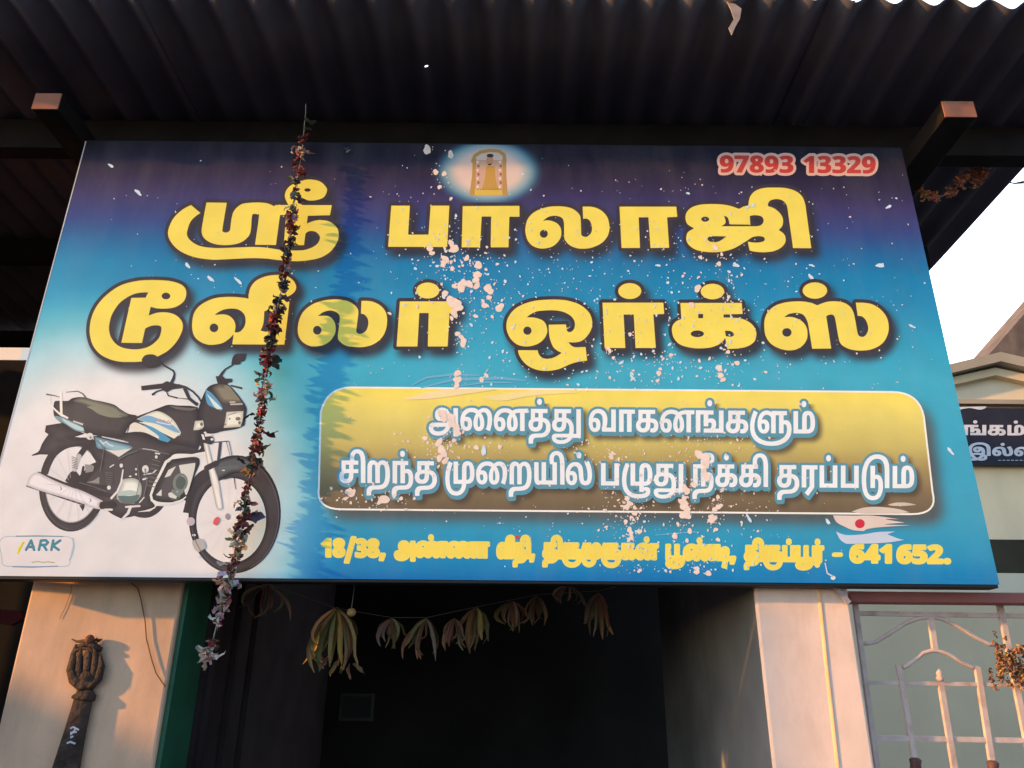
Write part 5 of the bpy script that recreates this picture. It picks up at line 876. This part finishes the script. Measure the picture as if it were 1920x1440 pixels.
for y, k, r in seq:
    flower(gar, gp(y, random.uniform(-3, 3)), r*PXM*1.4, KC[k], 16 if k in 'RPC' else 12, sx=1.25)
for y, dx, dirx, dz, L, wd, c in ((222,-3,.55,-1,.042,.016,DLEAF),(240,4,.4,-1,.045,.018,(.075,.075,.07)),(276,-8,-1,.2,.026,.014,CREAM),(282,4,.8,-.8,.03,.012,CREAM),(332,8,.8,-.6,.022,.012,GLEAF),(380,6,1,.4,.026,.013,DPUR),(388,-8,-1,.5,.026,.012,GLEAF),(556,4,1,-.3,.026,.015,DPUR),(574,8,1,-.35,.03,.016,(.09,.085,.12)),(576,-8,-1,.1,.022,.012,DLEAF),(676,8,1,.3,.026,.018,DLEAF),(682,6,1,-.25,.024,.016,DLEAF),(708,6,.8,.4,.02,.014,DLEAF),(704,-10,-1,.2,.024,.014,DLEAF),(734,10,.7,-.9,.024,.010,DLEAF),(720,-10,-.8,.5,.022,.014,(.3,.2,.12)),(745,12,1,-.4,.022,.014,GLEAF),(778,-10,-1,.1,.028,.012,DLEAF),(806,10,.9,-.8,.032,.022,DPUR),(842,6,1,.05,.034,.012,(.09,.06,.05)),(842,8,1,.1,.030,.010,(.2,.11,.06)),(862,8,1,-.55,.032,.014,DLEAF),(870,-14,-1,.4,.022,.014,DLEAF),(944,8,1,-.15,.026,.012,DPUR),(940,-8,-1,-.2,.022,.013,GLEAF),(970,4,1,.1,.042,.020,(.09,.095,.095)),(966,16,1,.3,.022,.009,DLEAF),(996,10,.7,.8,.022,.011,DPUR),(1000,-8,-1,.3,.03,.008,(.35,.3,.22)),(1012,-8,-1,-.4,.022,.011,(.2,.18,.1)),(1025,6,1,-.2,.034,.012,(.3,.17,.09)),(1020,8,.6,.9,.022,.010,GLEAF),(1047,-4,-1,-.05,.022,.008,DLEAF),(1090,6,1,.2,.03,.026,(.5,.40,.33)),(1094,-6,-1,-.3,.026,.022,(.55,.36,.24)),(1224,-2,-1,-.25,.030,.014,(.62,.58,.52)),(1224,4,1,-.4,.034,.014,(.60,.56,.5)),(1226,0,.2,-1,.02,.012,(.55,.5,.44))):
    leaf(gar, gp(y, dx), (dirx, random.uniform(-.12, .06), dz), L*1.2, wd*1.1, c, random.choice((-1, 1))*random.uniform(1.0, 2.6))
dead = thing('leaf_wad', 'small dead leaf wad caught on the shadowed top edge of the sign', 'leaf', W(652, 282, -.006))
flower(dead, W(652, 280, -.006), .012, [(.35,.34,.33), (.2,.2,.2)], 7)

# ------------------------------------------------------------------ dried mango leaf bunches strung across the doorway
def blade(parent, P, wd, col, name='leaf'):
    """dry leaf along a given centre line, edges rolled and uneven"""
    V, Fc, C = [], [], []; c0 = jit(col); n = len(P); ph = random.uniform(0, 6.3); tw = random.uniform(-1.6, 1.6)
    for i, p in enumerate(P):
        t = i/(n-1); d = (Vector(P[min(i+1, n-1)])-Vector(P[max(i-1, 0)])).normalized()
        a = ph+tw*t; s_ = d.cross(Vector((math.sin(a)*.6, -math.cos(a), .2))).normalized(); nr = s_.cross(d)
        wv = wd*(math.sin(math.pi*(.08+.9*t))**.7)*.5
        for q in (-1, -.4, .4, 1):
            V.append(tuple(Vector(p)+s_*wv*q*random.uniform(.8, 1.1)+nr*wv*.75*q*q)); C.append(jit(c0, .16))
    for i in range(n-1):
        for q in range(3):
            k = i*4+q; Fc.append((k, k+1, k+5, k+4))
    return link(name, V, Fc, M_LEAFY, parent, C, smooth=True)
def bunch(px, py, Y, w_, h_, n, label, cols):
    top = W(px, py, Y); t = thing('dried_leaf_bunch', label, 'leaf bunch', top, 'dried leaf bunches hung across the doorway')
    for k in range(n):
        a = random.uniform(-1, 1); L = h_*random.uniform(.6, 1.05); bow = random.uniform(.5, .75); a += random.gauss(0, .15); yy_ = random.uniform(-.3, .3)*w_; tip = max(-.3, min(.3, random.gauss(0, .22)))*w_ if random.random() < .6 else -a*w_*.12
        P = []
        for i in range(9):
            u = i/8; x = a*w_*.55*math.sin(math.pi*bow*u**.8)+tip*max(0, u-.7)/.3; P.append(top+Vector((x, yy_*math.sin(2*u), -L*(u-.10*max(0, u-.75)/.25*abs(tip)/w_*3))))
        blade(t, P, random.uniform(.009, .017)*(h_/.13)**.5, random.choice(cols))
    return t
BC = [(.20,.10,.04), (.27,.14,.055), (.13,.065,.03), (.22,.125,.06), (.32,.17,.05)]
bt = bunch(632, 1140, .15, .118, .155, 30, 'largest dried mango leaf bunch with curled tips, below a small yellow lemon', BC)
for k in range(7):
    V, Fc, C = [], [], []
    p = W(random.uniform(592, 680), random.uniform(1225, 1250), .15)
    petal(V, Fc, C, p, (random.uniform(-1, 1), random.uniform(-.3, .3), -.45), random.uniform(.035, .055), .011, random.uniform(-3, 3), random.choice(BC), 6, .6, random.uniform(-3, 3)); link('leaf', V, Fc, M_LEAFY, bt, C, smooth=True)
GC = [(.28,.185,.10), (.36,.24,.14), (.20,.13,.075), (.42,.30,.19), (.30,.16,.11)]
for px, py, Y, w_, h_, n, lb in ((735,1160,.45,.06,.085,9,'small dried leaf bunch just right of the largest one, in shade'), (800,1160,.47,.075,.10,11,'rounded dried leaf bunch with looping tips in the doorway shade'), (852,1160,.47,.05,.09,9,'slim dried leaf bunch second left of the middle of the doorway string'), (893,1140,.48,.085,.115,12,'broad leafed dried bunch hanging at the middle of the doorway'), (962,1128,.5,.06,.09,8,'forked dried leaf bunch right of the middle of the doorway'), (1008,1118,.5,.06,.08,8,'splayed dried leaf bunch of narrow blades near the doorway string knot'), (1065,1098,.52,.07,.06,7,'short ragged leaf bunch high on the doorway string'), (1122,1112,.52,.075,.115,10,'rightmost long dangling dried leaf bunch under the sign'), (502,1096,.42,.09,.085,8,'leftmost thin dried leaf bunch beside the hanging garland')):
    bunch(px, py, Y, w_*random.uniform(1.05, 1.3), h_*random.uniform(1.0, 1.25), n+random.randint(0, 5), lb, GC)
st = MB(); st.tube([W(352, 1086, .40), W(502, 1094, .42), W(628, 1140, .44), W(735, 1158, .45), W(800, 1158, .47), W(893, 1138, .48), W(1008, 1115, .5), W(1122, 1108, .52), W(1245, 1080, .55)], .0006, 5)
tag(st.build('hanging_thread', M_STRING), 'slack thread sagging across the doorway with leaf bunches', 'thread')
lm = thing('dried_lemon', 'shrivelled yellow brown lemon hung on a thread above the leaf bunch', 'lemon', W(659, 1148, .13))
b = MB(); b.ball(W(659, 1148, .13), .0115, 14, 10, 1, 1, .92); b.build('fruit', mat('lemon_skin', (.42, .24, .09), .6, .3, var=.3, scale=60, bump=.3, bscale=120), lm, smooth=True)
b = MB(); b.tube([W(667, 1060, .13), W(664, 1105, .13), W(659, 1141, .13)], .0008, 5); b.build('thread', M_STRING, lm)

# ------------------------------------------------------------------ trident pole on the left pier
TY = PL_Y-.013
t = lambda cx, cy, Y=TY: W(cx/3.79, 1060+cy/3.79, Y)
tri = thing('trident_pole', 'dark iron trident topped pole smeared with soot on the peach pier', 'trident', t(540, 1440))
b = MB(); top = t(600, 920); bot = t(470, 1440); dv = (bot-top)
b.tube([top+Vector((0, 0, .01)), top, top+dv*.5, bot, bot+dv*2.4], [.020, .022, .026, .032, .045], 16, flat=.38, up=(0, 1, 0)); b.build('pole', M_IRON, tri, smooth=True)
b = MB(); b.tube([t(600, 905), t(598, 925), t(592, 950), t(588, 962)], [.022, .029, .029, .022], 14, flat=.45, up=(0, 1, 0)); b.build('collar', M_IRON, tri, smooth=True)
b = MB(); b.tube([t(604, 800), t(603, 850), t(602, 890)], [.012, .020, .016], 12, flat=.5, up=(0, 1, 0)); b.build('neck', M_IRON, tri, smooth=True)
b = MB(); b.tube([t(545, 560), t(522, 630), t(500, 740), t(520, 810), t(575, 850), t(640, 850), t(695, 800), t(718, 720), t(706, 620)], [.004, .008, .011, .013, .015, .015, .013, .011, .004], 10, flat=.6); b.build('side_prongs', M_IRON, tri, smooth=True)
b = MB(); b.tube([t(602, 850), t(612, 740), t(622, 650), t(632, 560)], [.010, .010, .012, .003], 10, flat=.6); b.build('middle_prong', M_IRON, tri, smooth=True)
b = MB(); b.tube([t(640, 860), t(668, 740), t(672, 640), t(668, 570)], [.011, .010, .010, .004], 10, flat=.6); b.tube([t(570, 850), t(556, 740), t(566, 650), t(575, 575)], [.011, .010, .009, .004], 10, flat=.6); b.tube([t(560, 840), t(605, 800), t(660, 835)], [.016, .02, .016], 10, flat=.5); b.build('inner_prongs', M_IRON, tri, smooth=True)
b = MB(); b.tube([t(560, 580), t(610, 560), t(660, 565), t(715, 600)], .007, 8); b.tube([t(535, 610), t(585, 585), t(640, 600), t(700, 640)], .005, 8); b.build('crosspiece', M_IRON, tri, smooth=True)
b = MB(); b.tube([t(510, 524), t(545, 542), t(640, 532), t(725, 528)], [.0015, .003, .005, .002], 6); b.build('binding_wire', M_WIRE, tri)
b = MB(); b.ball(t(637, 524, TY-.004), .0105, 12, 8); b.build('vermilion_bead', mat('rusty_bead', (.24, .09, .05), .8, .1, var=.3, scale=80), tri, smooth=True)
flower(tri, t(690, 545), .016, [DLEAF, BROWN, (.05, .03, .02)], 12, 'withered_flower')
b = MB()
for pts in ([(500,1160),(520,1150),(560,1170)], [(540,1160),(500,1205)], [(500,1190),(545,1185)], [(500,1225),(520,1215)], [(475,1265),(500,1255),(535,1268)]): b.tube([t(x, y, TY-.0105) for x, y in pts], .0022, 5, flat=.4)
b.build('white_mark', M_WHITE, tri)
b = MB(); b.tube([W(x, y, PL_Y-.006) for x, y in ((216,1070),(243,1090),(258.6,1103.5),(264,1123),(272,1165),(274.4,1197),(285,1239),(293,1263),(310,1288))], .0014, 6)
tag(b.build('loose_wire', M_WIRE), 'thin brown wire drooping down the peach pier beside the green jamb', 'wire')
b = MB(); b.tube([W(x, y, PL_Y-.002) for x, y in ((137,1080),(133,1110),(122,1140),(112,1160))], .0006, 4); b.build('hairline_crack', M_WIRE, lw)
# sign strap, plus a hidden rod added to cast a shade band on the pier
b = MB(); b.tube([(-1.5, .046, CAM_Z+.298), (-1.03, .046, CAM_Z+.264)], .011, 8); b.build('shade_rod', M_STEEL, sign)
b = MB(); b.bar(W(1556, 1086, .03), W(1592, 1131, .03), .012, .006); b.build('fixing_strap', M_STEEL, sign)

# ------------------------------------------------------------------ painted gate on the right
G = lambda cx, cy, Y=GATE_Y: W(1560+cx/3.789, 1060+cy/3.789, Y)
gate = thing('iron_gate', 'pink painted iron gate of thin bars with an arched scroll', 'gate', (1.25, GATE_Y, 0))
q = MB(); a0, a1 = G(115, 186, .06), G(118, 264, .06); q.box(a0.x, 2.6, .052, .10, a1.z, a0.z); tag(q.build('gate_header', M_MAROON, bevel=.003), 'maroon painted header beam over the pink iron gate', 'beam')
def gbar(name, pts, wpx, m=M_GATE):
    b = MB(); P3 = [G(*p) for p in pts]; wd = wpx/3.789*.00138
    if len(P3) == 2:
        if name == 'rail': P3 = [p_+Vector((0, .003, 0)) for p_ in P3]
        b.bar(P3[0], P3[1], wd, .010)
    else: b.tube(P3, wd/2, 8)
    return b.build(name, m, gate, smooth=len(P3) > 2)
def ext(p, q_, f_): return (q_[0]+(q_[0]-p[0])*f_, q_[1]+(q_[1]-p[1])*f_)
for p, q_, wp in (((162,262),(320,1440),30), ((470,705),(583,1365),30), ((772,850),(868,1440),34), ((1030,722),(1132,1380),34), ((1188,268),(1364,1150),36)):
    e = ext(p, q_, 2.2 if q_[1] > 1100 and wp != 31 else 0); gbar('stile' if wp == 30 and p[0] < 200 else 'picket', [p, e], wp)
for p, q_, wp in (((180,340),(1800,366),30), ((200,832),(1800,858),24), ((308,1226),(1800,1252),30), ((420,1640),(1800,1666),30)): gbar('rail', [p, q_], wp)
gbar('scroll', [(212,556),(255,556),(310,545),(400,490),(520,412),(610,378),(700,366),(780,380),(870,420),(1000,500),(1110,560),(1230,577)], 26)
gbar('scroll', [(503,726),(540,710),(590,672),(645,625),(700,608),(745,605),(830,632),(920,690),(985,722),(1042,732)], 26)
gbar('hanger', [(700,372),(730,600)], 34)
def finial(cx, cy, m, big):
    b = MB(); k = .00138/3.789; L = [(0, -85), (0, -70), (2, -52), (3, -38), (6, -20), (8, 0)] if not big else [(0, -55), (2, -40), (4, -8), (6, 30), (10, 90)]
    rr = [4, 14, 22, 16, 26, 18] if not big else [22, 38, 32, 34, 30]
    b.tube([G(cx+x, cy+y, GATE_Y-.002) for x, y in L], [r*k for r in rr], 10); b.build('finial', m, gate, smooth=True)
finial(762, 822, M_GATE, False); finial(590, 1420, M_BROWN, True); finial(1140, 1440, M_BROWN, True)
gb = thing('dried_marigold_bunch', 'brown dried marigold bunch tied to the iron gate', 'flowers', G(1300, 870, .06))
for k in range(120):
    x, y = random.gauss(1320, 110), random.gauss(690, 100)
    if not (1110 < x < 1560 and 500 < y < 870): continue
    flower(gb, G(x, y, .055+random.uniform(-.012, .02)), random.uniform(.008, .014), [ORANGE, BROWN, (.3,.16,.08), (.12,.07,.04), (.5,.26,.1)], 9)
flower(gb, G(1160, 490, .06), .009, [ORANGE, BROWN], 8)
# dried marigold string under the right end of the roof
ms = thing('dried_marigold_string', 'withered orange marigold string slung from the right rafter', 'garland', W(1790, 360, .22))
b = MB(); b.tube([W(x, y, .22) for x, y in ((1738,292),(1755,258),(1775,268),(1795,281),(1812,300),(1850,318))], .0011, 4); b.tube([W(x, y, .22) for x, y in ((1714,350),(1735,366),(1757,370),(1785,362),(1800,342),(1822,326),(1850,322),(1880,296))], .0013, 4); b.build('string', M_STRING, ms)
for x, y, r in ((1722,352,.017),(1732,362,.017),(1742,366,.015),(1754,368,.016),(1778,363,.016),(1788,358,.017),(1798,342,.016),(1808,332,.018),(1822,326,.02),(1834,322,.02),(1846,322,.017),(1828,345,.016),(1838,338,.014),(1796,281,.010)):
    flower(ms, W(x, y, .22+random.uniform(-.01, .01)), r*1.3, [(.55,.21,.11), (.45,.17,.10), (.6,.3,.13), (.3,.13,.08)], 26)
# torn card caught under the roof edge
b = MB(); ps = [(W(x, y, -.318).x, W(x, y, -.318).z) for x, y in ((1361,0),(1376,7),(1390,17),(1387,36),(1379,50),(1372,66),(1366,53),(1376,36),(1370,18))]
b.prism(ps, -.320, -.317); tag(b.build('torn_card', M_PAPER), 'torn brown card scrap dangling from the corrugated roof underside', 'card')

# ------------------------------------------------------------------ house behind on the right
HY = 6.0
H = lambda x, y, Y=HY: ((lambda v: (v.x, v.z))(W(x, y, Y)))
hs = thing('village_house', 'cream and grey village house with a low gabled parapet', 'house', (W(1850, 1100, HY).x, HY, 0))
gz0 = lambda x: H(x, 1000)[0]
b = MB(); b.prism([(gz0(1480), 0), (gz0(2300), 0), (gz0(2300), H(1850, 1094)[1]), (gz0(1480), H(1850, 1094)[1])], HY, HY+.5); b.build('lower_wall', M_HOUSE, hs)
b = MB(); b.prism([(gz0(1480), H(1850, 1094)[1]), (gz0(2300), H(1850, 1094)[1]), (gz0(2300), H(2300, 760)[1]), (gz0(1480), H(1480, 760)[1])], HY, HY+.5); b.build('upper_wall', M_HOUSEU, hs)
b = MB(); b.prism([H(1600, 757), H(2110, 757), H(2110, 762), H(1855, 706), H(1600, 762)][:1] + [H(2110, 757), H(2110, 755), H(1855, 700), H(1600, 755)], HY-.03, HY+.4); b.build('pediment', M_HOUSE2, hs)
b = MB(); b.prism([H(1600, 754), H(1855, 697), H(2110, 754), H(2110, 769), H(1855, 711), H(1600, 769)], HY-.12, HY+.3); b.build('lower_cornice', M_HOUSE, hs)
b = MB(); b.prism([H(1600, 736), H(1855, 675), H(2110, 736), H(2110, 753), H(1855, 692), H(1600, 753)], HY-.22, HY+.5); b.build('cornice', M_HOUSE3, hs)
z0, z1 = H(1850, 763)[1], H(1850, 755)[1]; b = MB(); b.box(gz0(1490), gz0(2290), HY-.10, HY-.031, z0, z1); b.build('ledge', M_HOUSE3, hs)
z0, z1 = H(1850, 1075)[1], H(1850, 1012)[1]; b = MB(); b.box(gz0(1700), gz0(2290), HY-.02, HY-.003, z0, z1); b.build('dark_band', M_BAND, hs)  # flat strip in place of a shaded opening
z0, z1 = H(1850, 1112)[1], H(1850, 1076)[1]; b = MB(); b.box(gz0(1500), gz0(2290), HY-.06, HY-.003, z0, z1); b.build('cream_band', M_HOUSE2, hs)
bb = thing('black_name_board', 'black name board with white Tamil letters on the cream house', 'board', (W(1860, 870, 5.9).x, 5.9, H(1860, 872, 5.9)[1]))
b = MB(); b.prism([H(1690, 870, 5.9), H(2060, 873, 5.9), H(2060, 766, 5.9), H(1690, 764, 5.9)], 5.9, 5.96); b.build('panel', M_BLACKB, bb)
SHEET_Y = 5.894
fb = Field(1795, 780, 1990, 870, .4)
word(fb, ['ng', 'vir', 'k', 'm', 'vir'], 1808, 1921, 815.5, 816, 18.5, 6, .5); word(fb, ['ii', 'l', 'vir', 'l', 'm', 'vir'], 1814, 1975, 854, 855, 16, 6, .5)
for x in range(1872, 1980, 8): fb.stroke([(x, 863), (x+4.5, 863)], 1.1, 3)
s = Sheet(); s.loops(fb.contours(0), (.62, .62, .66), 2); s.build('lettering', M_WHITE, bb)
s = Sheet(); s.loops([spline([(1796,763,1),(1850,762,1),(1846,766),(1836,768),(1818,765),(1800,768,1)])], (.6, .58, .55), 3); s.build('torn_edge', M_WHITE, bb)
SHEET_Y = 0.0
tw = thing('old_gable_wall', 'weathered brown gable wall rising behind the cream house', 'wall', (W(1900, 700, 10).x, 10, 0))
b = MB(); b.prism([H(1838, 690, 10), H(1846, 674, 10), H(1925, 583, 10), H(2010, 486, 10), H(2300, 480, 10), (H(2300, 700, 10)[0], 0), (H(1838, 700, 10)[0], 0)], 10, 11); b.build('gable', M_TOWER, tw)
for dz in (0, .03):
    b = MB(); b.tube([W(1800, 300, 3.0)+Vector((0, 0, dz)), W(1868, 330, 3.0)+Vector((0, 0, dz*.6)), W(1885, 340, 3.0), W(1902, 344, 3.0), W(1940, 342, 3.0)+Vector((0, 0, dz)), W(2300, 260, 3.0)], .006, 6)
    if dz == 0: cab = tag(b.build('overhead_cable', M_FRAME), 'thin dark overhead cable crossing the white sky beside the roof', 'cable')
    else: b.build('second_strand', M_FRAME, cab)
# odds and ends in the dark gap left of the peach pier
gp_ = thing('red_cloth', 'dull red cloth strip hanging in the dark gap left of the pier', 'cloth', W(18, 1155, .9))
b = MB(); b.prism([H(-20, 1140, .9), H(38, 1146, .9), H(44, 1160, .9), H(20, 1172, .9), H(-20, 1168, .9)], .9, .92); b.build('cloth', M_RED, gp_)
# screen added out of frame: its sloping edge shades the foot of the pier
A0, B0 = W(0, 1295, PL_Y), W(290, 1420, PL_Y); kk = 1.0; sh3 = Vector((-SUN_A, -1, SUN_B))*kk
A1, B1 = A0+sh3, B0+sh3; dl = (B1-A1)/(B1.x-A1.x)
L0, L1 = A1-dl*1.2, A1+dl*1.7
ln = thing('pier_shade_screen', "unseen thin screen with a sloping tin edge added to shade the pier", 'light blocker', ((L0.x+L1.x)/2, A1.y-.4, 0))
b = MB(); b.prism([(L0.x, 0), (L1.x, 0), (L1.x, L1.z-.02), (L0.x, L0.z-.02)], A1.y-.05, A1.y-.01); b.build('wall', M_FAR, ln)
b = MB(); b.prism([(L0.x, L0.z-.019), (L1.x, L1.z-.019), (L1.x, L1.z), (L0.x, L0.z)], A1.y-.06, A1.y); b.build('roof', M_TIN, ln)
xs_ = -1.9; V = []  # board added out of frame, shaped to keep sun off the inner wall
fs = thing('doorway_shade_board', 'tall unseen tin board added left of the shop front to shade the doorway', 'shutter', (xs_, -.5, 0))
for c_, h_ in ((-.116, -1.9), (-.142, .258), (.283, .258), (.283, -1.9)):
    y_ = c_+xs_/SUN_A; z_ = CAM_Z+h_-SUN_B*y_; V.append((y_, max(0, z_)))
b = MB(); b.add([(xs_, y_, z_) for y_, z_ in V]+[(xs_-.03, y_, z_) for y_, z_ in V], [(0, 1, 2, 3), (7, 6, 5, 4), (0, 4, 5, 1), (1, 5, 6, 2), (2, 6, 7, 3), (3, 7, 4, 0)]); b.build('shade_board', M_TIN, fs)
